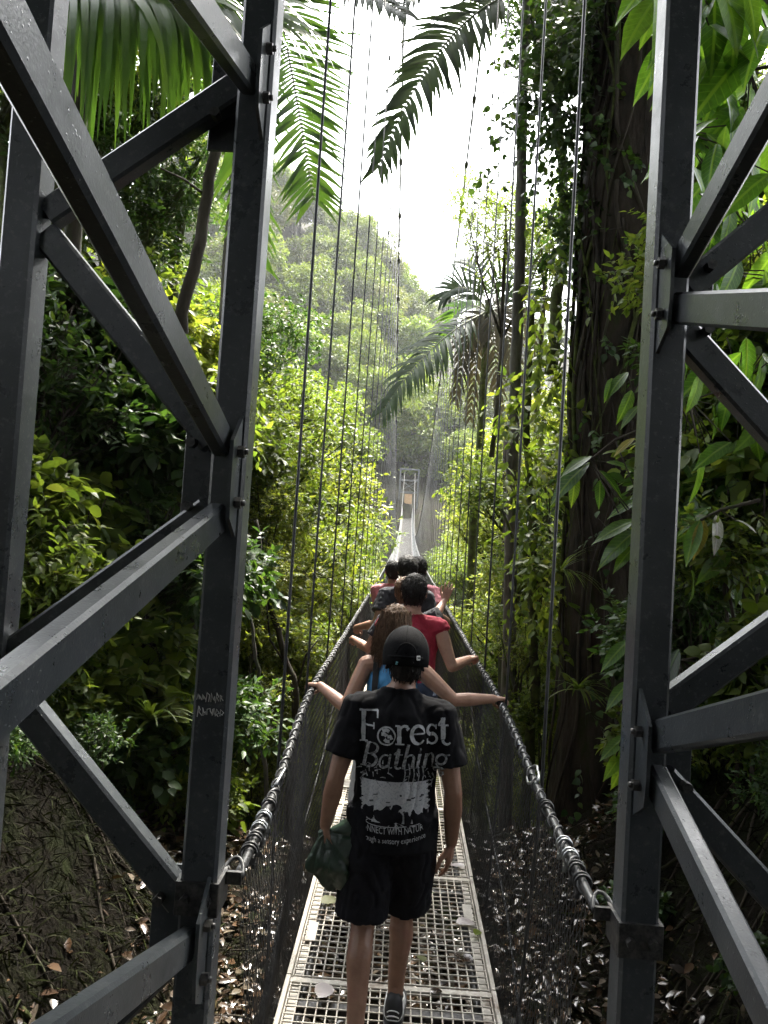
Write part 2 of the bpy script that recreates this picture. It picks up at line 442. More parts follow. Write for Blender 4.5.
# handrail cables: black sheathed cable with a silvery lacing spiral and rope clips
def rail_pt(s, y):
    k = sstep(2.2, 4.5, y)
    x0 = (-.568 + .08) if s < 0 else (.635 - .08)
    x = x0 * (1 - k) + s * RX * k
    sag = -.05 * math.sin(PI * min(max((y - 2.15) / 2.4, 0), 1))
    return Vector((x, y, (1.045 if s < 0 else 1.03) * (1 - k) + rail_z(y) * k + sag * .3 + .004 * math.sin(y * 5.4)))
for s in (-1, 1):
    mb = MB()
    ys = [2.2 + .06 * i for i in range(220)] + [15.5 + .5 * i for i in range(131)]
    mb.tube([rail_pt(s, y) for y in ys], [.0145] * 220 + [.016] * 131, 8)
    rail = bpart('handrail_cable', mb, MT['cable'])
    mb = MB(); pts = []; y = 2.75
    while y < 15:
        c = rail_pt(s, y); a = y * 2 * PI / .085
        pts.append(c + Vector((math.cos(a) * .0165, 0, math.sin(a) * .0165))); y += .0085
    mb.tube(pts, .0034, 4); bpart('lacing', mb, MT['lacing'], rail)
    mb = MB(); pts = []; y = 2.3
    while y < 13:
        c = rail_pt(s, y); a = -y * 2 * PI / .12
        pts.append(c + Vector((math.cos(a) * .018, 0, math.sin(a) * .018))); y += .012
    mb.tube(pts, .006, 5); bpart('wrap_rope', mb, MT['cable'], rail)
    for y in (2.36, 2.44, 2.53, 2.62, 2.95 if s > 0 else 2.74):
        mb = MB(); c = rail_pt(s, y)
        mb.box(c + Vector((-.021, -.016, -.034)), c + Vector((.021, .016, -.012)), bev=.004)
        for dy in (-.011, .011):
            mb.tube([c + Vector((math.cos(R(a)) * .025, dy, math.sin(R(a)) * .025)) for a in range(-50, 231, 28)], .0045, 6)
        for dx in (-.016, .016): mb.tube([c + Vector((dx, 0, -.05)), c + Vector((dx, 0, -.032))], .008, 6, smooth=False)
        bpart('rope_clip', mb, MT['galv'] if y in (2.53, 2.62) else MT['lacing'], rail)
    mb = MB(); y = 2.98 if s < 0 else 3.25      # thimble: a teardrop steel loop
    c = rail_pt(s, y); pts = []
    for i in range(25):
        a = 2 * PI * i / 24; w = .034 * math.sin(a) * (1 if math.cos(a) < 0 else .75)
        pts.append(c + Vector((w * .6, -.085 * math.cos(a), w + .012)))
    mb.tube(pts, .0065, 6); bpart('thimble', mb, MT['galv'], rail)
    # wire hanging over the net
    mb = MB(); mb.tube([rail_pt(s, 6.4) + Vector((-s * .015, 0, -.2)), rail_pt(s, 4.9) + Vector((-s * .05, 0, -.52)), Vector((s * .53, 3.6, .32)), Vector((s * .54, 2.7, -.1))], .006, 5)
    bpart('guy_wire', mb, MT['lacing'])

# side nets: diamonds of thin wire between handrail and deck edge
def net(s):
    mb = MB()
    def P(y, t):
        a = rail_pt(s, y); b = Vector((s * (HW + .01), y, deck_z(y) - .03))
        p = a.lerp(b, t)
        p.x += -s * .035 * math.sin(PI * t) + .012 * math.sin(y * 2.3 + t * 4) * math.sin(PI * t)
        p.y += .01 * math.sin(y * 3.1 + t * 9)
        return p
    def strand(ya, yb, r, seg):
        if min(ya, yb) < 2.2 or max(ya, yb) > 79.5: 
            if max(ya, yb) < 2.2 or min(ya, yb) > 79.5: return
        pts = []
        for i in range(seg + 1):
            t = i / seg; y = ya + (yb - ya) * t
            if y < 2.2 or y > 79.5: continue
            pts.append(P(y, t))
        if len(pts) > 1: mb.tube(pts, r, 3, cap=False)
    y = 1.7
    while y < 11:
        strand(y, y + .52, .00155, 6); strand(y + .52, y, .00155, 6); y += .038
    while y < 26:
        strand(y, y + .6, .0022, 3); strand(y + .6, y, .0022, 3); y += .085
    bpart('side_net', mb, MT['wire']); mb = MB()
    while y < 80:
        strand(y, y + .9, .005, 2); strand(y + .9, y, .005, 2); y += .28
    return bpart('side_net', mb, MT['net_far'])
net(-1); net(1)

# main cables with clamps, and hangers
for s in (-1, 1):
    mb = MB()
    ys = [2.1 + i * 1.15 for i in range(69)]
    mb.tube([(s * .56 + .03, y, main_z(y)) for y in ys], .016, 8); mc = bpart('main_cable', mb, MT['hanger'])
    for i in range(1, 40):
        mb = MB(); y = 2.05 + i * PL; c = Vector((s * .56 + .03, y, main_z(y))); d = Vector((0, 1, -.0115 * (45 - y))).normalized()
        mb.tube([c - d * .07, c - d * .05, c + d * .05, c + d * .07], [.018, .034, .034, .018], 6)
        bpart('cable_clamp', mb, MT['bolt'], mc)
    far = MB()
    for i in range(1, 66):
        y = 2.05 + i * PL
        top = Vector((s * .56 + .03, y, main_z(y))); bot = Vector((s * (HW + .05), y, deck_z(y) - .04))
        bot.x += random.uniform(-.01, .01)
        mid = rail_pt(s, y) + Vector((s * .028, 0, 0))
        if top.z < mid.z + .1: continue
        r = .0072 if i < 4 else .0065
        if i <= 48:
            h = MB(); h.tube([bot, mid, top], r, 6)
            for zz in ((.62, .66) if i < 12 else ()):
                c = mid.lerp(top, zz); h.tube([c, c + Vector((0, 0, .05))], .013, 6)
            bpart('hanger', h, MT['hanger'])
        else: far.tube([bot, mid, top], r, 4)
    tag(bpart('far_hangers', far, MT['hanger']), kind='stuff')

# ------------------------------------------------------------------ far tower with its gate box
ft = thing('steel_tower', 'small hazy tower frame at the far end of the footbridge', 'tower', (0, 80.4, deck_z(80)))
for s in (-1, 1):
    for dy in (0, 1.6):
        mb = MB(); mb.beam((s * 1.0, dy, -3), (s * 1.0, dy, 5.2), .16, .16, up=(0, 1, 0)); mb.build('post', MT['steel'], ft)
    for k in range(4):
        mb = MB(); mb.beam((s * 1.0, .1, .1 + k * 1.2), (s * 1.0, 1.5, 1.2 + k * 1.2), .08, .08); mb.build('brace', MT['steel'], ft)
for z in (2.6, 3.9, 5.1):
    mb = MB(); mb.beam((-.92, 0, z), (.92, 0, z), .14, .16); mb.build('crossbar', MT['steel'], ft)
mb = MB(); mb.beam((-.9, 0, 2.7), (.9, 0, 3.9), .08, .08); mb.beam((-.9, .09, 3.9), (.9, .09, 2.7), .08, .08); mb.build('cross_brace', MT['steel'], ft)
MT['sign'] = surf('orange_brown_board', (.26, .16, .08), (.36, .23, .12), rough=.6)
sb = thing('notice_board', 'small orange brown board on the far bridge tower', 'sign', (0, 80.25, deck_z(80) + 1.35))
mb = MB(); mb.box((-.4, -.03, 0), (.4, .0, 1.05), bev=.01); mb.build('panel', MT['sign'], sb)
mb = MB(); mb.box((-.46, -.035, 1.052), (.46, .03, 1.12), bev=.01); mb.build('rail', MT['bark'], sb)
st = thing('stairway', 'dim stone stairway climbing from the far end of the footbridge', 'stairs', (0, 82, deck_z(80)))
mb = MB()
for k in range(10): mb.box((-.8, .3 * k, -1.5), (.8, .3 * k + .298, .17 * k), bev=.01)
MT['stone'] = surf('grey_stone', (.10, .10, .09), (.2, .2, .18), rough=.85, scale=5, bump=.4)
mb.build('steps', MT['stone'], st)
# ------------------------------------------------------------------ people
def remesh(mb, vox, smooth=4, fac=.5):
    me = mb.mesh('tmp', [])
    o = bpy.data.objects.new('tmp', me); COL.objects.link(o)
    r = o.modifiers.new('r', 'REMESH'); r.mode = 'VOXEL'; r.voxel_size = vox; r.use_smooth_shade = True
    sm = o.modifiers.new('s', 'SMOOTH'); sm.iterations = smooth; sm.factor = fac
    dg = bpy.context.evaluated_depsgraph_get()
    res = bpy.data.meshes.new_from_object(o.evaluated_get(dg))
    bpy.data.objects.remove(o); bpy.data.meshes.remove(me)
    res.polygons.foreach_set('use_smooth', [True] * len(res.polygons))
    return res

def wrinkle(me, amp, sc=(14, 14, 7), seed=0.0, amp2=0.0):
    me.update(); zlo = min(v.co.z for v in me.vertices)
    vn = [v.normal.copy() for v in me.vertices]
    for v, n in zip(me.vertices, vn):
        p = Vector((v.co.x * sc[0] + seed, v.co.y * sc[1], v.co.z * sc[2]))
        k = mnoise.noise(p); k2 = abs(mnoise.noise(p * 1.9 + Vector((5, 1, 2))))
        e = .15 + .85 * min(1, (v.co.z - zlo) / .09) if amp > .003 else 1
        v.co += n * e * (amp * k - amp * 1.2 * max(0, .22 - k2) / .22 + amp2 * mnoise.noise(p * 5))
    me.update()

def setmat(me, *mats):
    me.materials.clear()
    for m in mats: me.materials.append(m)

MT['skin'] = surf('skin', (.30, .165, .11), (.38, .215, .15), rough=.5, scale=14, bump=.05, bscale=160, c3=(.34, .175, .13))
MT['skin_tan'] = surf('tan_skin', (.165, .083, .052), (.22, .118, .077), rough=.5, scale=9, bump=.12, bscale=220, c3=(.20, .09, .065), rvar=.12)
MT['eye'] = surf('eye_white', (.7, .68, .66), rough=.2)
MT['iris'] = surf('iris_brown', (.03, .015, .01), rough=.2)
MT['black_tee'] = surf('black_cotton', (.003, .003, .0042), (.006, .006, .0075), rough=.92, scale=30, bump=.1, bscale=300, spec=.15)
MT['black_shorts'] = surf('black_shorts_cloth', (.004, .004, .006), (.008, .008, .011), rough=.85, scale=20, bump=.1, bscale=200, spec=.15)
MT['print'] = surf('grey_print', (.26, .27, .29), (.40, .41, .43), rough=.9, scale=120, c3=(.33, .34, .36), det=3)
MT['print_dim'] = surf('worn_grey_print', (.05, .05, .055), (.36, .37, .39), rough=.9, scale=95, det=8)
MT['print_dark'] = surf('dark_print', (.02, .02, .022), (.05, .05, .055), rough=.9, scale=60)
MT['cap'] = surf('black_cap_cloth', (.002, .002, .0025), (.004, .004, .005), spec=.12, rough=.85, scale=40, bump=.1, bscale=260)
MT['strap'] = surf('black_webbing', (.008, .008, .009), (.016, .016, .018), rough=.8, scale=50)
MT['white_mark'] = surf('white_stitch', (.6, .6, .6), rough=.8)
MT['teal_mark'] = surf('teal_stitch', (.08, .22, .24), rough=.8)
MT['green_bag'] = surf('dark_green_nylon', (.006, .016, .009), (.012, .030, .017), rough=.38, scale=12, bump=.1, bscale=120)
MT['blue_top'] = surf('blue_tank_cloth', (.06, .24, .50), (.09, .32, .62), rough=.8, scale=20)
MT['red_top'] = surf('crimson_cloth', (.27, .010, .028), (.36, .016, .045), rough=.85, scale=25)
MT['pink_top'] = surf('pink_cloth', (.42, .14, .17), (.52, .2, .23), rough=.85, scale=25)
MT['navy_top'] = surf('charcoal_cloth', (.014, .014, .019), (.026, .026, .034), rough=.9, scale=25)
MT['grey_shorts'] = surf('pale_grey_cloth', (.3, .3, .3), (.42, .42, .41), rough=.85, scale=25)
MT['blue_shorts'] = surf('dark_blue_cloth', (.02, .03, .06), (.03, .045, .085), rough=.85, scale=25)
MT['shoe'] = surf('dark_shoe', (.006, .0065, .008), (.014, .014, .016), rough=.6, scale=30)
MT['sole'] = surf('shoe_sole', (.02, .02, .02), (.05, .05, .05), rough=.7, scale=30)
MT['hair_black'] = surf('black_hair', (.004, .0035, .0035), (.014, .010, .008), rough=.5, spec=.25, scale=30, stretch=(3, 3, .5), bump=.5, bscale=60)
MT['hair_brown'] = surf('brown_hair', (.07, .038, .022), (.20, .12, .07), rough=.5, spec=.25, scale=30, stretch=(3, 3, .4), bump=.5, bscale=60)

def hand(mb, wr, d, nrm, side, curl=.5, spread=.12, sc=1.0, thumb=.6):
    """wr wrist, d direction to the fingertips, nrm the back of the hand, side +1 when the thumb lies along +(d x nrm)"""
    wr = Vector(wr); d = Vector(d).normalized(); nrm = Vector(nrm); nrm = (nrm - d * nrm.dot(d)).normalized()
    lat = d.cross(nrm) * side
    kn = []
    for i, o in enumerate((.030, .0105, -.009, -.027)):
        k = wr + (d * (.088 - abs(i - 1) * .004) + lat * o) * sc
        mb.cap(wr + (d * .012 + lat * o * .6) * sc, k, .0135 * sc, .0105 * sc, 8); kn.append((k, o))
    for i, ((k, o), ln) in enumerate(zip(kn, (.070, .079, .073, .056))):
        dd = (d + lat * o * spread * 25).normalized(); p = k; a = 0
        for j, f in enumerate((.44, .31, .25)):
            a += curl * (.75, 1.0, .7)[j]
            v = dd * math.cos(a) - nrm * math.sin(a)
            q = p + v * ln * f * sc
            mb.cap(p, q, (.0092, .0082, .0074)[j] * sc, (.0082, .0074, .0064)[j] * sc, 8); p = q
    b = wr + (d * .025 + lat * .024 - nrm * .006) * sc
    m1 = b + (d * .035 + lat * .028 - nrm * .016 * (1 + thumb)) * sc
    m2 = m1 + (d * .030 + lat * (.016 - .02 * thumb) - nrm * .02 * thumb) * sc
    m3 = m2 + (d * .024 - lat * .012 * thumb - nrm * .016 * thumb) * sc
    mb.cap(b, m1, .0145 * sc, .0115 * sc, 8); mb.cap(m1, m2, .0108 * sc, .0095 * sc, 8); mb.cap(m2, m3, .0092 * sc, .0072 * sc, 8)

def base_pose(H, female=False):
    k = H / 1.72
    J = dict(pelvis=(0, 0, .95), chest=(0, .01, 1.27), neck=(0, .0, 1.44), head=(0, .03, 1.605),
             shL=(-.18, 0, 1.385), shR=(.18, 0, 1.385), elL=(-.235, -.03, 1.10), elR=(.235, -.03, 1.10),
             wrL=(-.25, .04, .86), wrR=(.25, .04, .86),
             hipL=(-.09, 0, .91), hipR=(.09, 0, .91), knL=(-.10, .02, .49), knR=(.10, .02, .49),
             anL=(-.10, -.03, .085), anR=(.10, -.03, .085))
    if female:
        J['shL'] = (-.155, 0, 1.375); J['shR'] = (.155, 0, 1.375)
    return {a: Vector(b) * k for a, b in J.items()}, k

def make_body(J, k, handL, handR, vox=.007, female=False, toe_drop=(0, 0)):
    mb = MB(); V = Vector
    P, C, Nk, Hd = J['pelvis'], J['chest'], J['neck'], J['head']
    mid = P.lerp(C, .42)
    hw = .155 if not female else .160
    mb.ell(P, (hw * k, .108 * k, .12 * k)); mb.ell(mid, ((.132 if not female else .115) * k, .092 * k, .16 * k)); mb.ell(C, ((.162 if not female else .138) * k, .105 * k, .18 * k))
    for s in 'LR':
        sh = J['sh' + s]; inn = V((Nk.x * .5 + sh.x * .5, Nk.y, sh.z + .012 * k))
        mb.cap(inn, sh, .058 * k, .056 * k); mb.cap(Nk + V((0, -.015 * k, .02 * k)), inn, .05 * k, .052 * k)
        el, wr = J['el' + s], J['wr' + s]
        mb.cap(sh, sh.lerp(el, .45), .054 * k, .05 * k); mb.cap(sh.lerp(el, .4), el, .05 * k, .037 * k)
        mb.cap(el, el.lerp(wr, .35), .038 * k, .041 * k); mb.cap(el.lerp(wr, .35), wr, .041 * k, .026 * k)
        hp, kn, an = J['hip' + s], J['kn' + s], J['an' + s]
        mb.cap(hp, kn, .086 * k, .053 * k); ox = (-1 if s == 'L' else 1) * .006 * k
        mb.cap(kn, kn.lerp(an, .30) + V((ox, -.018 * k, 0)), .048 * k, .053 * k); mb.cap(kn.lerp(an, .22) + V((-ox * 1.8, -.026 * k, 0)), kn.lerp(an, .5) + V((0, -.012 * k, 0)), .040 * k, .036 * k)
        mb.cap(kn.lerp(an, .30) + V((ox, -.018 * k, 0)), kn.lerp(an, .62) + V((0, -.008 * k, 0)), .053 * k, .041 * k); mb.cap(kn.lerp(an, .62) + V((0, -.008 * k, 0)), an, .041 * k, .033 * k)
        mb.cap(an + V((0, -.03 * k, .05 * k)), an + V((0, -.03 * k, -.02 * k)), .014 * k, .02 * k)
        mb.cap(an, an + V((0, .10 * k, -.045 * k)), .036 * k, .03 * k)
    mb.cap(Nk + V((0, -.01 * k, -.05 * k)), Hd + V((0, -.02 * k, -.06 * k)), .060 * k, .053 * k)
    mb.ell(Hd + V((0, -.01 * k, .02 * k)), (.074 * k, .096 * k, .098 * k)); mb.ell(Hd + V((0, .022 * k, -.045 * k)), (.058 * k, .07 * k, .07 * k))
    mb.cap(Hd + V((0, .088 * k, .012 * k)), Hd + V((0, .112 * k, -.028 * k)), .010 * k, .014 * k, 8)     # nose
    mb.ell(Hd + V((0, .085 * k, -.068 * k)), (.024 * k, .012 * k, .007 * k), 10, 6)                     # lips
    mb.ell(Hd + V((0, .08 * k, .03 * k)), (.05 * k, .014 * k, .008 * k), 10, 6)                         # brow
    for sx in (-1, 1):
        mb.ell(Hd + V((sx * .079 * k, -.012 * k, -.008 * k)), (.011 * k, .020 * k, .032 * k), 10, 8)
    for s, h in (('L', handL), ('R', handR)): hand(mb, J['wr' + s], sc=1.0 * k, **h)
    return remesh(mb, vox, 3)

def torso_cloth(J, k, hem, sleeve=.16, infl=.024, vox=.009, female=False, sleeve_r=.082, tank=False, loose=0.0):
    mb = MB(); V = Vector; P, C, Nk = J['pelvis'], J['chest'], J['neck']; mid = P.lerp(C, .42); i = infl
    fw = -.024 if female else 0
    mb.ell(C, ((.165 + fw + i) * k, (.104 + i) * k, .175 * k), 24, 14)
    pts = []; rs = []
    n = 9
    # loose tube from chest down to the hem (elliptic, flat bottom)
    top = C + V((0, 0, .03 * k))
    low = V((P.x, P.y, hem))
    vs = []; fs = []
    for a in range(n + 1):
        t = a / n; c = top.lerp(low, t)
        wx = (.162 + fw + i) * (1 - t) + ((.158 if not female else .150) + i + loose) * t - (.016 if not female else .03) * math.sin(PI * t)
        wy = (.100 + i) * (1 - t) + (.110 + i + loose * .6) * t - .01 * math.sin(PI * t)
        for b in range(28):
            g = 2 * PI * b / 28
            vs.append(c + V((math.cos(g) * wx * k, math.sin(g) * wy * k, 0)))
    for a in range(n):
        for b in range(28):
            fs.append([a * 28 + b, (a + 1) * 28 + b, (a + 1) * 28 + (b + 1) % 28, a * 28 + (b + 1) % 28])
    fs.append(list(range(28))); fs.append([n * 28 + b for b in range(27, -1, -1)])
    mb.add(vs, fs, 0, True)
    for s in 'LR':
        sh, el = J['sh' + s], J['el' + s]; inn = V((Nk.x * .55 + sh.x * .45, Nk.y, sh.z + .012 * k))
        d = (el - sh).normalized()
        if tank:
            mb.cap(inn + V((0, 0, -.02 * k)), inn + V((0, 0, .014 * k)), .05 * k, .046 * k)
        else:
            mb.cap(inn, sh, (.058 + i * .5) * k, (.058 + i * .55) * k); mb.cap(Nk + V((0, -.006 * k, -.022 * k)), inn, (.066 + i * .3) * k, (.060 + i * .5) * k)
            if sleeve > 0:
                mb.tube([sh - d * .03, sh + d * sleeve * .5 * k, sh + d * sleeve * k], [.068 * k, sleeve_r * .95 * k, sleeve_r * k], 20)
    if not tank:
        mb.ell(Nk + V((0, -.006 * k, -.055 * k)), (.105 * k, .088 * k, .06 * k), 24, 12)
        mb.tube([Nk + V((0, -.006 * k, .026 * k)), Nk + V((0, -.006 * k, -.02 * k)), Nk + V((0, -.004 * k, -.07 * k))], [.071 * k, .088 * k, .12 * k], 28)
        c0 = Nk + V((0, -.006 * k, .020 * k)); ring = []
        for a in range(24):
            g = 2 * PI * a / 24
            ring.append(c0 + V((math.cos(g) * .073 * k, math.sin(g) * .073 * k, -.012 * math.sin(g) * k)))
        mb.tube(ring, .0095 * k, 8, closed=True)
    me = remesh(mb, vox, 6)
    return me

def shorts_cloth(J, k, hem, infl=.03, vox=.009, waist=1.02):
    mb = MB(); V = Vector; P = J['pelvis']
    mb.ell(P + V((0, 0, .01)), ((.158 + infl * .7) * k, (.108 + infl * .8) * k, .12 * k), 24, 12)
    for s in 'LR':
        hp, kn = J['hip' + s], J['kn' + s]
        t = (hp.z - hem) / max(hp.z - kn.z, .01); end = hp.lerp(kn, t)
        sx = -1 if s == 'L' else 1
        mb.tube([hp + V((0, 0, .05)), hp.lerp(end, .5) + V((sx * .006, 0, 0)), end + V((sx * .012, 0, 0))], [(.088 + infl * .6) * k, (.080 + infl) * k, (.074 + infl * 1.2) * k], 22)
    return remesh(mb, vox, 4)

def shoe(an, k, yaw=0.0, pitch=0.0, stripes=False, parent=None, white=False):
    rot = Matrix.Rotation(yaw, 3, 'Z') @ Matrix.Rotation(pitch, 3, 'X')
    V = Vector; T = lambda p: an + rot @ (V(p) * k)
    mb = MB()
    mb.cap(T((0, -.045, -.025)), T((0, .05, -.035)), .040 * k, .042 * k); mb.cap(T((0, .05, -.04)), T((0, .155, -.052)), .043 * k, .032 * k)
    mb.cap(T((0, -.04, .01)), T((0, -.045, -.03)), .038 * k, .041 * k); mb.cap(T((0, .0, .015)), T((0, .05, -.03)), .036 * k, .04 * k)
    me = remesh(mb, .008, 3); setmat(me, MT['shoe']); o = link('shoe', me, parent)
    mb = MB()
    out = [(-.036, -.085), (-.045, 0), (-.048, .08), (-.042, .16), (-.018, .195), (.018, .195), (.042, .16), (.048, .08), (.045, 0), (.036, -.085), (.0, -.098)]
    n = len(out); vs = [T((x, y, -.088)) for x, y in out] + [T((x * 1.02, y * 1.01, -.062)) for x, y in out]
    mb.add(vs, [list(range(n)), list(range(2 * n - 1, n - 1, -1))] + [[i, n + i, n + (i + 1) % n, (i + 1) % n] for i in range(n)])
    mb.build('sole', MT['sole'], o)
    if stripes:
        bv = BVHTree.FromPolygons([v.co[:] for v in me.vertices], [p.vertices[:] for p in me.polygons])
        def on(p, d):
            d = rot @ V(d); h = bv.ray_cast(T(p), d); return (h[0] - d * .002) if h[0] is not None else None
        mb = MB()
        for sx in (-1, 1):
            for q in range(3):
                pts = [on((sx * .12, -.055 + .038 * q + .06 * u / 8, -.06 + .062 * math.sin(PI * .5 * u / 8)), (-sx, 0, 0)) for u in range(9)]
                pts = [p for p in pts if p is not None]
                if len(pts) > 2: mb.tube(pts, .0032, 5)
        for q in range(3):
            pts = [on((.03 * math.sin(u), -.2, -.045 + .02 * q - .012 * u * u), (0, 1, 0)) for u in (-1, -.6, -.2, .2, .6, 1)]
            pts = [p for p in pts if p is not None]
            if len(pts) > 2: mb.tube(pts, .0028, 5)
        for q in range(4): 
            pts = [on((x, .03 + q * .024, .2), (0, 0, -1)) for x in (-.024, -.012, 0, .012, .024)]
            pts = [p for p in pts if p is not None]
            if len(pts) > 2: mb.tube(pts, .003, 5)
        mb.build('stripes', MT['white_mark'], o)
    return o

def short_hair(Hd, k, mat, parent, seed=1, nape=-.075, vol=.012, name='hair'):
    mb = MB(); V = Vector
    mb.ell(Hd + V((0, -.018 * k, .028 * k)), ((.078 + vol) * k, (.098 + vol) * k, (.098 + vol) * k), 24, 14)
    mb.ell(Hd + V((0, -.045 * k, -.02 * k)), ((.068 + vol * .6) * k, (.062 + vol * .5) * k, (-nape) * k), 18, 12)
    me = remesh(mb, .008, 3)
    # keep the face clear
    for v in me.vertices:
        p = (v.co - Hd) / k
        if p.y > .03 and p.z < .055: v.co.y = Hd.y + .03 * k + (p.y - .03) * .15 * k
    wrinkle(me, .006 * k, (60, 60, 22), seed)
    setmat(me, mat); o = link(name, me, parent)
    # loose strands
    bm = BVHTree.FromPolygons([v.co[:] for v in me.vertices], [p.vertices[:] for p in me.polygons])
    mb = MB(); rr = random.Random(seed)
    vs = me.vertices
    for i in range(420):
        v = vs[rr.randrange(len(vs))]; p = (v.co - Hd) / k
        if p.y > .05 and p.z < .05: continue
        n = v.normal; t = V((n.x * .25 + rr.uniform(-.3, .3), n.y * .25 + rr.uniform(-.3, .3), -1))
        t = (t - n * t.dot(n)).normalized(); L = rr.uniform(.02, .045) * k
        mb.tube([v.co - n * .002, v.co + t * L * .5 + n * .006 * k, v.co + t * L + n * rr.uniform(.002, .009) * k], [.0022 * k, .0018 * k, .0006 * k], 3, cap=False)
    mb.build('strands', mat, o)
    return o

def eyes(Hd, k, parent):
    for sx in (-1, 1):
        mb = MB(); mb.ell(Hd + Vector((sx * .031 * k, .078 * k, .004 * k)), .0115 * k, 12, 8); e = mb.build('eye', MT['eye'], parent)
        mb = MB(); mb.ell(Hd + Vector((sx * .031 * k, .0865 * k, .004 * k)), .0050 * k, 10, 6); mb.build('iris', MT['iris'], e)

GRIP = dict(curl=1.05, thumb=1.0, spread=.02)
RELAX = dict(curl=.35, thumb=.35, spread=.05)

# ---- the man in the black lettered shirt
def man_front():
    loc = Vector((-.038, 3.14, deck_z(3.14)))
    t = thing('person', 'man in black lettered t-shirt, black cap and black shorts carrying a dark green bag', 'person', loc)
    J, k = base_pose(1.70)
    V = Vector
    J.update(neck=V((0, .02, 1.405)), head=V((.012, .055, 1.555)), chest=V((0, .012, 1.235)), pelvis=V((0, 0, .92)),
             shL=V((-.178, .01, 1.335)), shR=V((.178, .005, 1.325)),
             elL=V((-.246, -.05, 1.06)), wrL=V((-.278, -.03, .855)), elR=V((.240, -.045, 1.03)), wrR=V((.250, .03, .80)),
             hipL=V((-.088, 0, .89)), hipR=V((.085, .0, .89)), knL=V((-.098, -.03, .47)), anL=V((-.10, -.24, .13)),
             knR=V((.062, .13, .48)), anR=V((.055, .12, .088)))
    me = make_body(J, k, dict(d=(-.05, .05, -1), nrm=(-1, -.25, 0), side=-1, **dict(GRIP)), dict(d=(-.02, .12, -1), nrm=(1, -.35, 0), side=1, **RELAX), vox=.0052)
    # the thumbs of both hands point forward
    setmat(me, MT['skin_tan']); body = link('body', me, t)
    eyes(J['head'], k, body)
    sh = torso_cloth(J, k, .79, sleeve=.205, infl=.024, vox=.008, sleeve_r=.080, loose=.012)
    wrinkle(sh, .0045, (9, 9, 5), 2.0); setmat(sh, MT['black_tee']); shirt = link('shirt', sh, t)
    so = shorts_cloth(J, k, .50, infl=.034); wrinkle(so, .007, (13, 13, 6), 7.0); setmat(so, MT['black_shorts']); link('shorts', so, t)
    shoe(J['anL'], k, .05, -.5, True, t); shoe(J['anR'], k, -.08, 0, True, t)
    mb = MB()
    for s in 'LR':
        mb.tube([J['an' + s] + V((0, 0, -.02)), J['an' + s] + V((0, 0, .03)), J['an' + s] + V((0, -.004, .055))], [.045, .041, .042], 16)
    # hair under the cap
    Hd = J['head']
    short_hair(Hd + V((0, 0, -.012)), k, MT['hair_black'], t, 3, nape=-.075, vol=.004)
    # cap
    mb = MB(); vs = []; fs = []
    n, mrow = 40, 12
    C = Hd + V((0, -.012, .012)); tilt = Matrix.Rotation(R(-9), 3, 'X')
    for i in range(mrow + 1):
        th = (PI * .56) * i / mrow
        for j in range(n):
            ph = 2 * PI * j / n
            r = 1.0 + .012 * abs(math.sin(ph * 3)) * math.sin(th)
            p = V((.096 * math.sin(th) * math.cos(ph) * r, .116 * math.sin(th) * math.sin(ph) * r, .118 * math.cos(th) if th < PI / 2 else .118 * math.cos(th) * 2.2))
            vs.append(C + tilt @ p)
    for i in range(mrow):
        for j in range(n):
            j2 = (j + 1) % n
            if i == 0: fs.append([j, n + j, n + j2][::1]) if False else fs.append([j, n + j, n + j2, j2])
            else:
                # opening above the strap at the back
                ph = 2 * PI * (j + .5) / n; th = PI * .56 * (i + .5) / mrow
                da = (ph - 1.5 * PI)
                pass
                fs.append([i * n + j, (i + 1) * n + j, (i + 1) * n + j2, i * n + j2])
    mb.add(vs, fs, 0, True)
    cap = mb.build('cap', MT['cap'], t)
    sol = cap.modifiers.new('s', 'SOLIDIFY'); sol.thickness = .004; sol.offset = 1
    mb = MB(); vs = []; fs = []
    for a in range(13):
        g = R(42 + a * 96 / 12)
        for q, ex in enumerate((0, .035, .068)):
            x = .094 * math.cos(g) * (1 + .1 * q); y = .113 * math.sin(g) + ex * math.sin(g)
            vs.append(C + tilt @ V((x, y, -.028 - .012 * q - .10 * (x / .1) ** 2 * .12 * q)))
    for a in range(12):
        for q in range(2): fs.append([a * 3 + q, (a + 1) * 3 + q, (a + 1) * 3 + q + 1, a * 3 + q + 1])
    mb.add(vs, fs, 0, True); br = mb.build('brim', MT['cap'], cap); s2 = br.modifiers.new('s', 'SOLIDIFY'); s2.thickness = .004
    for j in range(6):
        mb = MB(); ph = PI / 2 + j * PI / 3
        mb.tube([C + tilt @ V((.0995 * math.sin(th) * math.cos(ph), .1195 * math.sin(th) * math.sin(ph), .1215 * math.cos(th))) for th in [PI * .5 * u / 14 for u in range(1, 15)]], .0022, 5); mb.build('seam', MT['cap'], cap)
    mb = MB(); mb.tube([C + tilt @ V((.0985 * math.cos(R(a)), .1185 * math.sin(R(a)), -.012)) for a in range(222, 320, 7)], [.006] * 14, 6); mb.build('strap', MT['cap'], cap)
    mb = MB(); ar = [C + tilt @ V((.099 * math.sin(th) * math.cos(ph), .119 * math.sin(th) * math.sin(ph), .121 * math.cos(th))) for ph, th in [(1.5 * PI + .42 * math.cos(R(u)), PI * (.5 - .12 * math.sin(R(u)))) for u in range(0, 181, 12)]]
    mb.tube(ar, .003, 5); mb.build('opening_trim', MT['cap'], cap)
    mb = MB(); mb.ell(C + tilt @ V((0, 0, .121)), (.008, .008, .004), 10, 6); mb.build('button', MT['cap'], cap)
    bv = BVHTree.FromPolygons([v.co[:] for v in cap.data.vertices], [p.vertices[:] for p in cap.data.polygons])
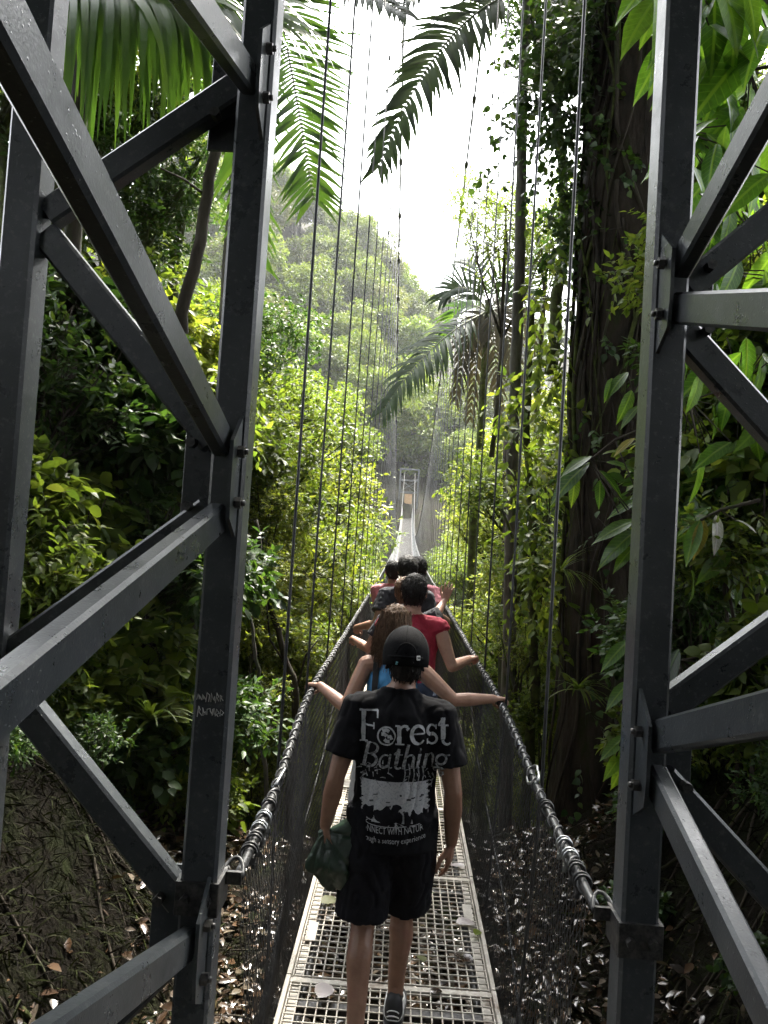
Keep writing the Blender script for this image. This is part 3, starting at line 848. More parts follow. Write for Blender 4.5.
    def mark(px, py, shape, mat, name):
        # small emblem laid onto the cloth
        o = W(px, py, 2.4) - loc; far = W(px, py, 3.6) - loc; d = (far - o).normalized()
        h = bv.ray_cast(o, d)
        if h[0] is None: return
        c, nn = h[0], h[1]
        if nn.dot(d) > 0: nn = -nn
        u = V((0, 0, 1)); u = (u - nn * u.dot(nn)).normalized(); r_ = u.cross(nn).normalized() * -1
        mb = MB()
        for (x0, y0, x1, y1, wd) in shape:
            mb.beam(c + r_ * x0 + u * y0 + nn * .0065, c + r_ * x1 + u * y1 + nn * .0065, wd, .002, up=nn, bev=.0004)
        mb.build(name, mat, cap)
    a = .0075
    mark(417.5, 658, [(-a, a, a, a, .004), (-a, -a, a, -a, .004), (-a, a, -a, -a, .004), (a, a, a, -a, .004), (-a, 0, a, 0, .003), (0, -a, 0, a, .003)], MT['white_mark'], 'emblem')
    mark(397.5, 663, [(-.006, .003, .004, .003, .006), (-.004, -.004, .006, -.004, .005)], MT['teal_mark'], 'emblem')

    # ---- print on the back of the shirt
    bs = BVHTree.FromPolygons([v.co[:] for v in sh.vertices], [p.vertices[:] for p in sh.polygons])
    o0 = W(398, 780, 3.0) - loc
    U = .00407
    def proj(px, py, off):
        # px, py: photo position of the mark on the cloth, in the plane of the shoulder blades
        q = W(px, py, 3.02) - loc
        h = bs.ray_cast(V((q.x, -1, q.z)), V((0, 1, 0)))
        if h[0] is None: return V((q.x, -.1, q.z))
        return h[0] + h[1] * (off + .0015) * (1 if h[1].y < 0 else -1)
    def strokes(name, lst, mat, off=.003, par=shirt):
        mb = MB()
        for pts, wd in lst:
            # resample
            rp_ = []
            for a_, b_ in zip(pts, pts[1:]):
                L_ = math.hypot(b_[0] - a_[0], b_[1] - a_[1]); m_ = max(1, int(L_ / 1.6))
                wa = wd if isinstance(wd, (int, float)) else None
                for q in range(m_): rp_.append((a_[0] + (b_[0] - a_[0]) * q / m_, a_[1] + (b_[1] - a_[1]) * q / m_))
            rp_.append(pts[-1]); vs = []; fs = []
            K = len(rp_)
            for i, p in enumerate(rp_):
                a_ = rp_[max(i - 1, 0)]; b_ = rp_[min(i + 1, K - 1)]
                dx, dy = b_[0] - a_[0], b_[1] - a_[1]; l_ = math.hypot(dx, dy) or 1
                w_ = wd if isinstance(wd, (int, float)) else wd[0] + (wd[1] - wd[0]) * i / max(K - 1, 1)
                nx, ny = -dy / l_ * w_ / 2, dx / l_ * w_ / 2
                vs.append(proj(p[0] + nx, p[1] + ny, off)); vs.append(proj(p[0] - nx, p[1] - ny, off))
            for i in range(K - 1): fs.append([2 * i, 2 * i + 1, 2 * i + 3, 2 * i + 2])
            mb.add(vs, fs)
        return mb.build(name, mat, par)
    def place(lst, x, y, s, sl=0.0, rot=.05):
        r_ = []
        for pts, wd in lst:
            q = []
            for (u, v) in pts:
                X = u * s + v * s * sl; Y = -v * s
                q.append((x + X - Y * 0 , y + Y + X * rot))
            r_.append((q, wd * s if isinstance(wd, (int, float)) else (wd[0] * s, wd[1] * s)))
        return r_
    def arc(cx, cy, rx, ry, a0, a1, n=14): return [(cx + rx * math.cos(R(a0 + (a1 - a0) * i / n)), cy + ry * math.sin(R(a0 + (a1 - a0) * i / n))) for i in range(n + 1)]
    G = {   # serif letters as pen strokes: x, y (y up, x height .6, cap 1), pen width
        'F': [([(.14, 0), (.14, 1)], .16), ([(0, .02), (.30, .02)], .05), ([(0, .98), (.62, .98)], .06), ([(.62, .99), (.62, .76)], .05), ([(.2, .52), (.5, .52)], .055), ([(.5, .62), (.5, .42)], .045)],
        'r': [([(.12, 0), (.12, .58)], .13), ([(0, .02), (.28, .02)], .045), ([(.0, .58), (.15, .58)], .045), (arc(.30, .40, .16, .18, 175, 55), (.06, .09)), ([(.37, .52), (.42, .47)], .11)],
        'e': [([(.05, .34), (.45, .34)], .05), (arc(.26, .30, .21, .28, 8, 180), (.06, .13)), (arc(.26, .30, .21, .28, 180, 325), (.13, .05))],
        's': [(arc(.22, .43, .16, .15, 30, 250), (.05, .10)), (arc(.22, .15, .17, .15, 100, -150), (.11, .05)), ([(.37, .60), (.37, .45)], .04), ([(.05, .16), (.05, .0)], .04)],
        't': [([(.15, .82), (.15, .14)], .13), ([(.0, .58), (.34, .58)], .05), (arc(.27, .12, .12, .12, 180, 330), (.1, .05)), ([(.02, .6), (.15, .82)], .05)],
        'B': [([(.14, 0), (.14, 1)], .13), ([(0, .02), (.36, .02)], .05), ([(0, .98), (.34, .98)], .05), (arc(.32, .76, .22, .22, 90, -90), .1), (arc(.34, .27, .26, .25, 90, -90), .11), ([(.2, .53), (.36, .53)], .05)],
        'a': [(arc(.24, .28, .19, .26, 60, 320), (.06, .1)), ([(.43, .58), (.43, .1)], .11), (arc(.52, .1, .09, .09, 180, 320), (.09, .04))],
        'h': [([(.12, 0), (.12, 1)], .12), (arc(.30, .36, .16, .2, 170, 0), (.05, .11)), ([(.46, .38), (.46, .05)], .11), ([(.4, .02), (.58, .02)], .045)],
        'i': [([(.12, 0), (.12, .58)], .12), ([(.08, .78), (.16, .78)], .1), ([(.02, .02), (.24, .02)], .045)],
        'n': [([(.12, 0), (.12, .58)], .12), (arc(.30, .36, .16, .2, 170, 0), (.05, .11)), ([(.46, .38), (.46, .05)], .11), ([(.4, .02), (.58, .02)], .045)],
        'g': [(arc(.24, .38, .18, .19, 0, 360, 22), .085), (arc(.24, -.1, .22, .16, 0, 360, 22), .06), ([(.1, .2), (.16, .08)], .08), ([(.38, .54), (.52, .58)], .06)],
    }
    # Forest
    lst = []
    x = 358.5
    for ch, adv, sc_, y in (('F', 20, 31, 743.5), ('o', 17, 0, 0), ('r', 14.5, 31, 745.0), ('e', 15.5, 31, 745.5), ('s', 13.5, 31, 746), ('t', 12, 31, 746.5)):
        if ch != 'o': lst += place(G[ch], x, y, sc_, .0, .04)
        else:
            cx, cy = x + 8, 737
            lst.append(([(cx + 8.6 * math.cos(R(a)), cy + 8.6 * math.sin(R(a))) for a in range(0, 361, 12)], 1.6))
            for blob in ([(-4, -5), (0, -6), (3, -4)], [(-5, -2), (-2, -2), (0, 0)], [(1, 1), (4, 0), (5, 3)], [(-2, 3), (0, 5), (3, 5)]):
                lst.append(([(cx + a, cy + b) for a, b in blob], 3.4))
        x += adv
    strokes('lettering', lst, MT['print'])
    lst = []; x = 360
    for ch, adv in (('B', 17), ('a', 14), ('t', 9), ('h', 13.5), ('i', 7), ('n', 13.5), ('g', 12)):
        lst += place(G[ch], x, 768.5 + (x - 360) * .03, 25, .22, .03); x += adv
    strokes('lettering', lst, MT['print_dim'], .0035)
    # leaves under the letters
    rr = random.Random(8); lst = []
    for i in range(46):
        x0 = rr.uniform(360, 436); y0 = rr.uniform(765, 785) + (3 if x0 > 400 else 0); a = rr.uniform(0, 6.28)
        if 392 < x0 < 402: continue
        L_ = rr.uniform(3, 7)
        lst.append(([(x0, y0), (x0 + math.cos(a) * L_ * .5, y0 + math.sin(a) * L_ * .5 - .6), (x0 + math.cos(a) * L_, y0 + math.sin(a) * L_)], (1.4, .4)))
    for i in range(5): lst.append(([(404 + i * 4.6, 764 + i), (405 + i * 4.6, 774 + i), (403 + i * 4.6, 786)], (1.6, .6)))
    strokes('leaf_print', lst, MT['print_dim'], .0028)
    # pale forest scene: a worn patch with tree trunks, above a lens shaped pool
    lst = []
    for i in range(27):
        yy = 783 + i * 1.5
        l_ = 361.5 + 1.6 * mnoise.noise(Vector((i * .5, 0, 1))) * 2 + max(0, i - 22) * 2.5; r_ = 428 + mnoise.noise(Vector((i * .5, 4, 1))) * 4 - max(0, i - 20) * 2
        lst.append(([(l_, yy - .5), ((l_ + r_) / 2, yy + .6), (r_, yy + 1.6)], 1.75))
    strokes('scene_print', lst, MT['print'], .0022)
    lst = [([(396 + 30 * math.cos(R(a)), 822 + 5 * math.sin(R(a))) for a in range(0, 361, 12)], .7),
           ([(396, 815), (395.5, 823), (396, 832)], 1.2), ([(396, 821), (388, 826)], .7), ([(396, 822), (405, 827)], .7), ([(396, 824), (392, 831)], .7), ([(396, 824), (400, 831)], .7)]
    strokes('root_print', lst, MT['print'], .003)
    rr = random.Random(5); lst = []
    for i in range(16):
        x0 = rr.uniform(366, 425); y0 = rr.uniform(796, 818)
        lst.append(([(x0, y0), (x0 + rr.uniform(1, 5), y0 + rr.uniform(-1, 1))], rr.uniform(.6, 2.0)))
    strokes('scene_shadow_print', lst, MT['print_dark'], .0034)
    def line(body, x0, y0, wd, ht, bow):
        cu = bpy.data.curves.new('t', 'FONT'); cu.body = body; cu.size = 1; cu.resolution_u = 2
        o = bpy.data.objects.new('t', cu); COL.objects.link(o)
        dg = bpy.context.evaluated_depsgraph_get(); me = bpy.data.meshes.new_from_object(o.evaluated_get(dg))
        bpy.data.objects.remove(o)
        xs = [v.co.x for v in me.vertices]; ys = [v.co.y for v in me.vertices]; X0, X1, Y0_, Y1_ = min(xs), max(xs), min(ys), max(ys)
        for v in me.vertices:
            u = (v.co.x - X0) / (X1 - X0); px = x0 + u * wd; py = y0 + bow * math.sin(PI * u) - (v.co.y - 0) / .72 * ht + u * 1.5
            v.co = proj(px, py, .003)
        setmat(me, MT['print']); return link('lettering', me, shirt)
    line('CONNECT WITH NATURE', 359, 830, 66, 6.6, 3.2)
    line('through a sensory experience', 359, 838.5, 66, 5.4, 3.5)
    return t, J, loc
mf, mfJ, mfloc = man_front()

# the bag hanging from his left hand
def bag():
    c = mfloc + mfJ['wrL'] + Vector((0, 0, 0))
    t = thing('bag', 'dark green crumpled soft bag hanging from the left hand of the man in black', 'bag', c)
    V = Vector; mb = MB(); bm = bmesh.new()
    for x, z, th in ((-.02, -.045, .02), (.03, -.035, .03), (.105, .035, .03), (.135, -.03, .045), (.140, -.17, .06), (.085, -.245, .045), (.03, -.25, .04), (-.055, -.185, .03), (-.075, -.165, .02), (.03, -.14, .085), (.08, -.15, .09), (-.03, -.11, .04)):
        for sg in (-1, 1): bm.verts.new((x, sg * th, z))
    bmesh.ops.convex_hull(bm, input=bm.verts[:]); bm.verts.ensure_lookup_table(); bm.normal_update()
    mb.add([v.co for v in bm.verts], [[v.index for v in f.verts] for f in bm.faces]) if [setattr(v, 'index', i) for i, v in enumerate(bm.verts)] else None
    bm.free()
    mb.ell(V((.0, .0, -.045)), (.03, .03, .035), 12, 8)
    me = remesh(mb, .006, 5)
    me.update(); vn = [v.normal.copy() for v in me.vertices]
    for v, n in zip(me.vertices, vn):
        p = v.co; a_ = math.atan2(p.x - .0, -(p.z + .02)); r_ = math.hypot(p.x, p.z + .02)
        k = abs(mnoise.noise(V((a_ * 1.9, r_ * 2.2 + p.y * 4, 1.5)))); k2 = abs(mnoise.noise(V((p.x * 22 - p.z * 14, p.y * 20 + 4, p.z * 12 + p.x * 9))))
        v.co += n * (-.010 * max(0, .3 - k) / .3 - .003 * max(0, .2 - k2) / .2 + .004)
    me.update(); setmat(me, MT['green_bag']); link('sack', me, t)
    mb = MB()
    mb.tube([V((.012, -.02, -.13)), V((-.005, -.045, -.09)), V((0, -.012, -.085)), V((.0, .03, -.08)), V((.03, .04, -.12)), V((.05, .03, -.16))], .008, 6)
    mb.build('drawstring', MT['green_bag'], t)
bag()

# ---- generic walker
def walker(label, px, d, H, hair_mat, top_mat, short_mat, wrL=None, wrR=None, gripL=GRIP, gripR=GRIP, female=False, tank=False, sleeve=.17, stride=.16,
           vox=.008, lean=.05, hair='short', elL=None, elR=None, skin='skin', dL=(0, 1, -.15), dR=(0, 1, -.15), nL=(0, .1, 1), nR=(0, .1, 1), turn=0.0, seed=1):
    x = W(px, 600, d).x
    loc = Vector((x, d, deck_z(d)))
    t = thing('person', label, 'person', loc)
    J, k = base_pose(H, female); V = Vector
    for a in ('neck', 'head', 'chest', 'shL', 'shR'): J[a].y += lean * J[a].z / 1.6
    J['head'].y += .02
    J['knL'] += V((0, -stride * .2, 0)); J['anL'] += V((0, -stride * 1.1, .02)); J['knR'] += V((0, stride * .8, .02)); J['anR'] += V((0, stride * .8, 0))
    for s, w_, e_ in (('L', wrL, elL), ('R', wrR, elR)):
        if w_ is None: J['wr' + s].y += .03; continue
        w_ = V(w_) - loc; J['wr' + s] = w_
        sh = J['sh' + s]; mid = (sh + w_) / 2; ua, fa = .275 * k, .25 * k; D = (w_ - sh).length
        if e_ is not None: J['el' + s] = V(e_) - loc; continue
        if D > ua + fa - .01: w_ = sh + (w_ - sh).normalized() * (ua + fa - .012); J['wr' + s] = w_; D = (w_ - sh).length
        a = (ua * ua - fa * fa + D * D) / (2 * D); h = math.sqrt(max(ua * ua - a * a, 0))
        ax = (w_ - sh).normalized(); po = V((-.35 if s == 'L' else .35, -.35, -1)); po = (po - ax * po.dot(ax)).normalized()
        J['el' + s] = sh + ax * a + po * h
    me = make_body(J, k, dict(d=dL, nrm=nL, side=1, **gripL), dict(d=dR, nrm=nR, side=-1, **gripR), vox=vox, female=female)
    setmat(me, MT[skin]); body = link('body', me, t); eyes(J['head'], k, body)
    sh = torso_cloth(J, k, .86 * k, sleeve=sleeve, infl=.012 if tank else .022, vox=.010, female=female, sleeve_r=.08, tank=tank, loose=.0 if tank else .01)
    wrinkle(sh, .005, (12, 12, 7), seed); setmat(sh, MT[top_mat]); shirt = link('tank_top' if tank else 'shirt', sh, t)
    so = shorts_cloth(J, k, .56 * k, infl=.03, vox=.010); wrinkle(so, .005, (13, 13, 7), seed + 3); setmat(so, MT[short_mat]); link('shorts', so, t)
    shoe(J['anL'], k, .05, -.25, False, t); shoe(J['anR'], k, -.05, 0, False, t)
    Hd = J['head']
    if hair == 'short': short_hair(Hd, k, MT[hair_mat], t, seed)
    else:
        o = short_hair(Hd, k, MT[hair_mat], t, seed, vol=.014, nape=-.09)
        mb = MB(); rr = random.Random(seed)
        if hair == 'long':
            for i in range(620):
                a = rr.uniform(-PI * 1.12, .12 * PI); r_ = rr.uniform(.6, 1.0)
                p0 = Hd + V((math.cos(a) * .088 * k, -.018 * k + math.sin(a) * .10 * k, .02 * k + rr.uniform(-.05, .08) * k))
                L_ = rr.uniform(.15, .25) * k; ph = rr.uniform(0, 6.3); pts = []; rs = []
                for u in range(9):
                    v = u / 8
                    wv = .014 * math.sin(v * 9 + ph) * v
                    spread = 1 + .35 * v * r_
                    pts.append(V((Hd.x + (p0.x - Hd.x) * spread + wv - .018 * v, Hd.y + (p0.y - Hd.y) * (1 + .12 * v) - .02 * v + wv * .6, p0.z - L_ * v))); rs.append(.0042 * k * (1 - .75 * v))
                mb.tube(pts, rs, 3, cap=False)
        else:
            for i in range(150):
                ph = rr.uniform(0, 6.3); pts = []; rs = []; rad = rr.uniform(.2, 1) * .024
                for u in range(9):
                    v = u / 8; kk = 1 + .5 * math.sin(v * 16) * .4
                    pts.append(Hd + V((math.cos(ph + v * 5) * rad * kk, -.115 * k + math.sin(ph + v * 5) * rad * kk, -.02 * k - .26 * v * k))); rs.append(.004 * k * (1 - .6 * v))
                mb.tube(pts, rs, 3, cap=False)
        mb.build('strands', MT[hair_mat], o)
    return t, J, k, loc, shirt, sh

RL = lambda y: rail_pt(-1, y); RR = lambda y: rail_pt(1, y)
up = Vector((0, 0, .030))
# woman in blue: both hands out on the handrails
t, J, k, loc, shirt, shm = walker('woman with long brown hair in blue tank top reaching to both handrails', 397, 4.25, 1.66, 'hair_brown', 'blue_top', 'grey_shorts',
    wrL=RL(4.42) + Vector((.05, -.05, .028)), wrR=RR(4.38) + Vector((-.05, -.05, .03)), female=True, tank=True, hair='long', vox=.0048, seed=5,
    dL=(-.75, .65, -.05), dR=(.75, .65, -.05), lean=.04)
for s in (-1, 1):
    mb = MB()
    pts = [J['shL' if s < 0 else 'shR'] + Vector((-s * .055, dy, dz)) for dy, dz in ((-.115, -.22), (-.10, -.10), (-.062, .02), (-.02, .058), (.05, .03), (.09, -.06))]
    for a, b in zip(pts, pts[1:]): mb.beam(a, b, .034, .006, up=(0, -1, .3), bev=.002)
    mb.build('shoulder_strap', MT['strap'], t)
# man in the crimson sleeveless shirt
walker('man with dark hair in crimson sleeveless shirt, right forearm at the handrail', 414, 5.25, 1.80, 'hair_black', 'red_top', 'blue_shorts',
    wrR=RR(5.45) + Vector((-.10, 0, .07)), sleeve=.03, vox=.006, seed=8, dR=(.5, .85, .1), dL=(-.5, .85, 0))
# brown haired walker with the raised hand
t, J, k, loc, shirt, shm = walker('walker with brown plait in charcoal t-shirt raising an open right hand', 405, 6.15, 1.72, 'hair_brown', 'navy_top', 'grey_shorts',
    wrL=RL(6.35) + Vector((.10, 0, .03)), wrR=W(444.5, 601, 6.3), elR=W(434, 618, 6.15), gripR=dict(curl=.12, thumb=.1, spread=.3), dR=(.28, .1, 1), nR=(-.2, -1, 0.1),
    female=True, hair='plait', vox=.0052, seed=12)
# small pale letters on the back of that shirt
cu = bpy.data.curves.new('t', 'FONT'); cu.body = 'Good'; cu.size = .13
o = bpy.data.objects.new('t', cu); COL.objects.link(o)
me = bpy.data.meshes.new_from_object(o.evaluated_get(bpy.context.evaluated_depsgraph_get())); bpy.data.objects.remove(o)
bs = BVHTree.FromPolygons([v.co[:] for v in shm.vertices], [p.vertices[:] for p in shm.polygons])
for v in me.vertices:
    x, z = v.co.x - .19, v.co.y + 1.25
    h = bs.ray_cast(Vector((x, -1, z)), Vector((0, 1, 0)))
    v.co = (h[0] if h[0] is not None else Vector((x, -.12, z))) - Vector((0, .006, 0))
setmat(me, MT['print']); link('lettering', me, shirt)
walker('tall man with short black hair in dark t-shirt ahead of the plaited walker', 406, 7.0, 1.88, 'hair_black', 'navy_top', 'blue_shorts',
    wrL=RL(7.1) + Vector((.08, 0, .03)), vox=.010, seed=15)
walker('tall walker in pink shirt with black hair half hidden on the right of the line', 416.5, 8.0, 1.85, 'hair_black', 'pink_top', 'grey_shorts',
    wrR=RR(8.1) + Vector((-.10, 0, .05)), vox=.011, seed=18)
walker('walker in pink shirt farthest along the line, left arm up by the net', 391, 8.8, 1.76, 'hair_black', 'pink_top', 'blue_shorts',
    wrL=W(376, 598, 8.9), wrR=RR(9.0) + Vector((-.3, 0, -.1)), elL=W(380, 606, 8.8), gripL=dict(curl=.15, thumb=.1, spread=.3), dL=(-.2, .1, 1), nL=(.2, -1, .1), vox=.011, seed=21)
# ------------------------------------------------------------------ vegetation kit (numpy)
def nrm(a): return a / np.maximum(np.linalg.norm(a, axis=-1, keepdims=True), 1e-9)

TPL = {}
def leaf_tpl(name, ts, ws, droop=.18, fold=.25, wave=0.0):
    """leaf along +x (length 1), width along y, normal z"""
    vs = [(0, 0, 0)]; n = len(ts); fs = []
    for i in range(1, n - 1):
        t, w = ts[i], ws[i]; z = -droop * t * t
        vs += [(t, w, z + fold * w + wave * math.sin(t * 9)), (t, 0, z), (t, -w, z + fold * w - wave * math.sin(t * 9))]
    vs.append((ts[-1], 0, -droop))
    fs3 = [(0, 2, 1), (0, 3, 2)]; fs4 = []
    for i in range(n - 3):
        a = 1 + 3 * i; fs4 += [(a, a + 1, a + 4, a + 3), (a + 1, a + 2, a + 5, a + 4)]
    a = 1 + 3 * (n - 3); tip = len(vs) - 1
    fs3 += [(a, a + 1, tip), (a + 1, a + 2, tip)]
    TPL[name] = (np.array(vs), np.array(fs3), np.array(fs4, dtype=int).reshape(-1, 4))
leaf_tpl('pointed', [0, .2, .5, .8, 1], [0, .17, .22, .11, 0])
leaf_tpl('broad', [0, .15, .4, .7, .9, 1], [0, .22, .32, .26, .10, 0], droop=.25, fold=.2)
leaf_tpl('big', [0, .1, .25, .45, .65, .82, .93, 1], [0, .08, .145, .17, .145, .08, .025, 0], droop=.30, fold=.22, wave=.012)
leaf_tpl('heart', [0, .0001, .25, .55, .8, 1], [0, .20, .40, .33, .14, 0], droop=.2, fold=.12)
TPL['strand'] = (np.array([(0, .03, 0), (0, -.03, 0), (.35, .035, .04), (.35, -.035, .04), (.7, .03, -.04), (.7, -.03, -.04), (1, 0, -.25)]), np.array([(4, 5, 6)]), np.array([(0, 1, 3, 2), (2, 3, 5, 4)]))
TPL['tiny'] = (np.array([(0, 0, 0), (.5, .27, .06), (1, 0, -.12), (.5, -.27, .06)]), np.array([(0, 2, 1), (0, 3, 2)]), np.zeros((0, 4), int))

def frames_to_geo(pos, d, n, size, tpl):
    V, f3, f4 = TPL[tpl]
    d = nrm(d); n = nrm(n - d * np.sum(n * d, -1, keepdims=True)); s = np.cross(n, d)
    P = (pos[:, None, :] + size[:, None, None] * (V[None, :, 0, None] * d[:, None, :] + V[None, :, 1, None] * s[:, None, :] + V[None, :, 2, None] * n[:, None, :]))
    k, m = P.shape[0], V.shape[0]
    off = (np.arange(k) * m)[:, None, None]
    return P.reshape(-1, 3), (f3[None] + off).reshape(-1, 3), (f4[None] + off).reshape(-1, 4)

def geo_mesh(name, chunks, mats, blade=None):
    """chunks: (verts, tris, quads, material index)"""
    vs, tr, qd, mt, mq = [], [], [], [], []; b = 0
    for v, t, q, mi in chunks:
        vs.append(v); tr.append(t + b); qd.append(q + b); mt.append(np.full(len(t), mi)); mq.append(np.full(len(q), mi)); b += len(v)
    vs = np.concatenate(vs); tr = np.concatenate(tr); qd = np.concatenate(qd); mi = np.concatenate(mt + mq)
    me = bpy.data.meshes.new(name)
    me.vertices.add(len(vs)); me.vertices.foreach_set('co', vs.astype(np.float32).ravel())
    li = np.concatenate([tr.ravel(), qd.ravel()]).astype(np.int32)
    me.loops.add(len(li)); me.loops.foreach_set('vertex_index', li)
    np_ = len(tr) + len(qd); me.polygons.add(np_)
    st = np.concatenate([np.arange(len(tr)) * 3, len(tr) * 3 + np.arange(len(qd)) * 4]).astype(np.int32)
    me.polygons.foreach_set('loop_start', st)
    me.polygons.foreach_set('loop_total', np.concatenate([np.full(len(tr), 3), np.full(len(qd), 4)]).astype(np.int32))
    me.polygons.foreach_set('material_index', mi.astype(np.int32))
    me.polygons.foreach_set('use_smooth', np.ones(np_, bool))
    me.update(calc_edges=True)
    if blade is not None:
        at = me.attributes.new('blade', 'FLOAT_VECTOR', 'POINT'); at.data.foreach_set('vector', np.tile(blade, (len(vs) // len(blade), 1)).astype(np.float32).ravel())
    for m in (mats if isinstance(mats, (list, tuple)) else [mats]): me.materials.append(m)
    return me

def mb_chunk(mb, mi):
    """tubes of an MB as a chunk (quads and tris only, n-gons fanned)"""
    v = np.array(mb.v, float).reshape(-1, 3); t, q = [], []
    for f in mb.f:
        if len(f) == 4: q.append(f)
        elif len(f) == 3: t.append(f)
        else:
            for i in range(1, len(f) - 1): t.append((f[0], f[i], f[i + 1]))
    return v, np.array(t, int).reshape(-1, 3), np.array(q, int).reshape(-1, 4), mi

def sprays(g, base, dirs, L, k, leaf, tpl, droop=.3, splay=.9, jit=.35, upn=.8):
    """k leaves set alternately on each twig; base, dirs (n,3); L twig lengths (n,)"""
    n = len(base); dirs = nrm(dirs)
    t = (np.arange(k) + .6) / k
    side = np.cross(dirs, np.array([0, 0, 1.])); side = nrm(side + 1e-4)
    bend = -droop * L[:, None] * (t ** 2)[None]
    P = base[:, None, :] + dirs[:, None, :] * (L[:, None] * t[None])[..., None]; P[..., 2] += bend
    sg = np.where(np.arange(k) % 2 == 0, 1., -1.)[None, :, None]
    D = dirs[:, None, :] * (.55 + .5 * t[None, :, None]) + side[:, None, :] * sg * splay * (1.1 - t[None, :, None] * .7) + g.normal(0, jit, (n, k, 3))
    D[..., 2] -= droop * .8
    Nn = np.array([0, 0, 1.])[None, None] * upn + g.normal(0, .4, (n, k, 3)) + dirs[:, None, :] * .3
    s = leaf * g.uniform(.6, 1.2, (n, k))
    return frames_to_geo(P.reshape(-1, 3), D.reshape(-1, 3), Nn.reshape(-1, 3), s.reshape(-1), tpl)

def lobe_points(g, lobes, n, shell=.55):
    w = np.array([r[0] * r[1] + r[0] * r[2] + r[1] * r[2] for c, r in lobes]); w = w / w.sum()
    idx = g.choice(len(lobes), n, p=w)
    u = nrm(g.normal(0, 1, (n, 3))); rad = g.uniform(shell ** 3, 1, n) ** (1 / 3)
    c = np.array([l[0] for l in lobes])[idx]; r = np.array([l[1] for l in lobes])[idx]
    p = c + u * r * rad[:, None]
    return p, u, c

def twig_tubes(base, dirs, L, droop, r, step=1):
    mb = MB()
    for b, d, l in zip(base[::step], nrm(dirs)[::step], L[::step]):
        b = Vector(b); d = Vector(d)
        mb.tube([b - d * l * .3, b + d * l * .5 + Vector((0, 0, -droop * l * .25)), b + d * l + Vector((0, 0, -droop * l))], [r, r * .7, r * .3], 3, cap=False)
    return mb_chunk(mb, 1)

TYPES = {}
def plant_type(name, seed, lobes, n_twig, L, k, leaf, tpl, lm, bark, trunk, droop=.3, shell=.55, twigs=2, out=.7, upw=.25, twig_r=.004, limbs=True, splay=.9, jit=.35):
    """crown mesh + wood mesh. trunk: list of (x,y,z,r) up the stem(s)"""
    g = np.random.default_rng(seed); rr = random.Random(seed)
    p, u, c = lobe_points(g, lobes, n_twig, shell)
    dirs = u * out + g.normal(0, .45, u.shape); dirs[:, 2] += upw
    Ls = L * g.uniform(.6, 1.3, n_twig)
    v, t, q = sprays(g, p - nrm(dirs) * Ls[:, None] * .5, dirs, Ls, k, leaf, tpl, droop, splay, jit)
    ch = [(v, t, q, 0)]
    if twigs: ch.append(twig_tubes(p - nrm(dirs) * Ls[:, None] * .5, dirs, Ls, droop, twig_r, twigs))
    crown = geo_mesh(name + '_crown', ch, [MT[lm], MT[bark]])
    mb = MB()
    for stem in trunk:
        pts = [Vector(s[:3]) for s in stem]; rs = [s[3] for s in stem]
        # finer, slightly crooked
        P2, R2 = [], []
        for i in range(len(pts) - 1):
            for j in range(4):
                f = j / 4; P2.append(pts[i].lerp(pts[i + 1], f) + Vector((rr.uniform(-1, 1), rr.uniform(-1, 1), 0)) * rs[i] * .35); R2.append((rs[i] + (rs[i + 1] - rs[i]) * f) * rr.uniform(.92, 1.08))
        P2.append(pts[-1]); R2.append(rs[-1])
        mb.tube(P2, R2, 9)
    if limbs:
        tops = [s for stem in trunk for s in stem[1:]]
        for lc, lr in lobes:
            lc = Vector(lc); b = min(tops, key=lambda s: (Vector(s[:3]) - lc).length + (2 if s[2] > lc.z else 0)); b0 = Vector(b[:3]); r0 = b[3] * .6
            m = b0.lerp(lc, .5) + Vector((rr.uniform(-.15, .15), rr.uniform(-.15, .15), -.1)) * lr[0]
            mb.tube([b0, m, lc], [r0, r0 * .7, r0 * .4], 6)
            for q_ in range(5):
                e = lc + Vector((rr.uniform(-1, 1) * lr[0], rr.uniform(-1, 1) * lr[1], rr.uniform(-.6, 1) * lr[2])) * .8
                mb.tube([m.lerp(lc, rr.uniform(.2, 1)), m.lerp(e, .6) + Vector((0, 0, .08 * lr[2])), e], [r0 * .42, r0 * .28, r0 * .08], 4)
    wood = mb.mesh(name + '_wood', MT[bark])
    TYPES[name] = (crown, wood)

def put(type_, name, label, cat, loc, rot=0.0, sc=1.0, group=None, crown_name='crown', wood_name='trunk', szz=None):
    t = thing(name, label, cat, loc, rot, group, sc)
    if szz: t.scale = (sc, sc, sc * szz)
    c, w_ = TYPES[type_]
    link(crown_name, c, t)
    if w_ is not None: link(wood_name, w_, t)
    return t

# leaf colours (diffuse albedo)
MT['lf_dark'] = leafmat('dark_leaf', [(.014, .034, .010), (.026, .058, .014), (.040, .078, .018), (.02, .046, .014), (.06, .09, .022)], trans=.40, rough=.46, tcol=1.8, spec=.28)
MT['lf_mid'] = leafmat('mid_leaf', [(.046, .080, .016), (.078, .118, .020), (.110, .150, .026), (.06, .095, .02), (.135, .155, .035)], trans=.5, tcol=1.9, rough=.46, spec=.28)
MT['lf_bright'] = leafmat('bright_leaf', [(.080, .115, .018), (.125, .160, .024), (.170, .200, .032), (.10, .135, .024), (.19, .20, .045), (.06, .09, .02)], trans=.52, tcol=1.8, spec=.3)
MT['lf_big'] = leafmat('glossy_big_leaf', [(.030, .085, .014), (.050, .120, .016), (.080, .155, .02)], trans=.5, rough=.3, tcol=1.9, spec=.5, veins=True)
MT['lf_big_dark'] = leafmat('dark_big_leaf', [(.016, .042, .012), (.026, .062, .014), (.04, .085, .018)], trans=.35, rough=.3, tcol=1.6, spec=.5, veins=True)
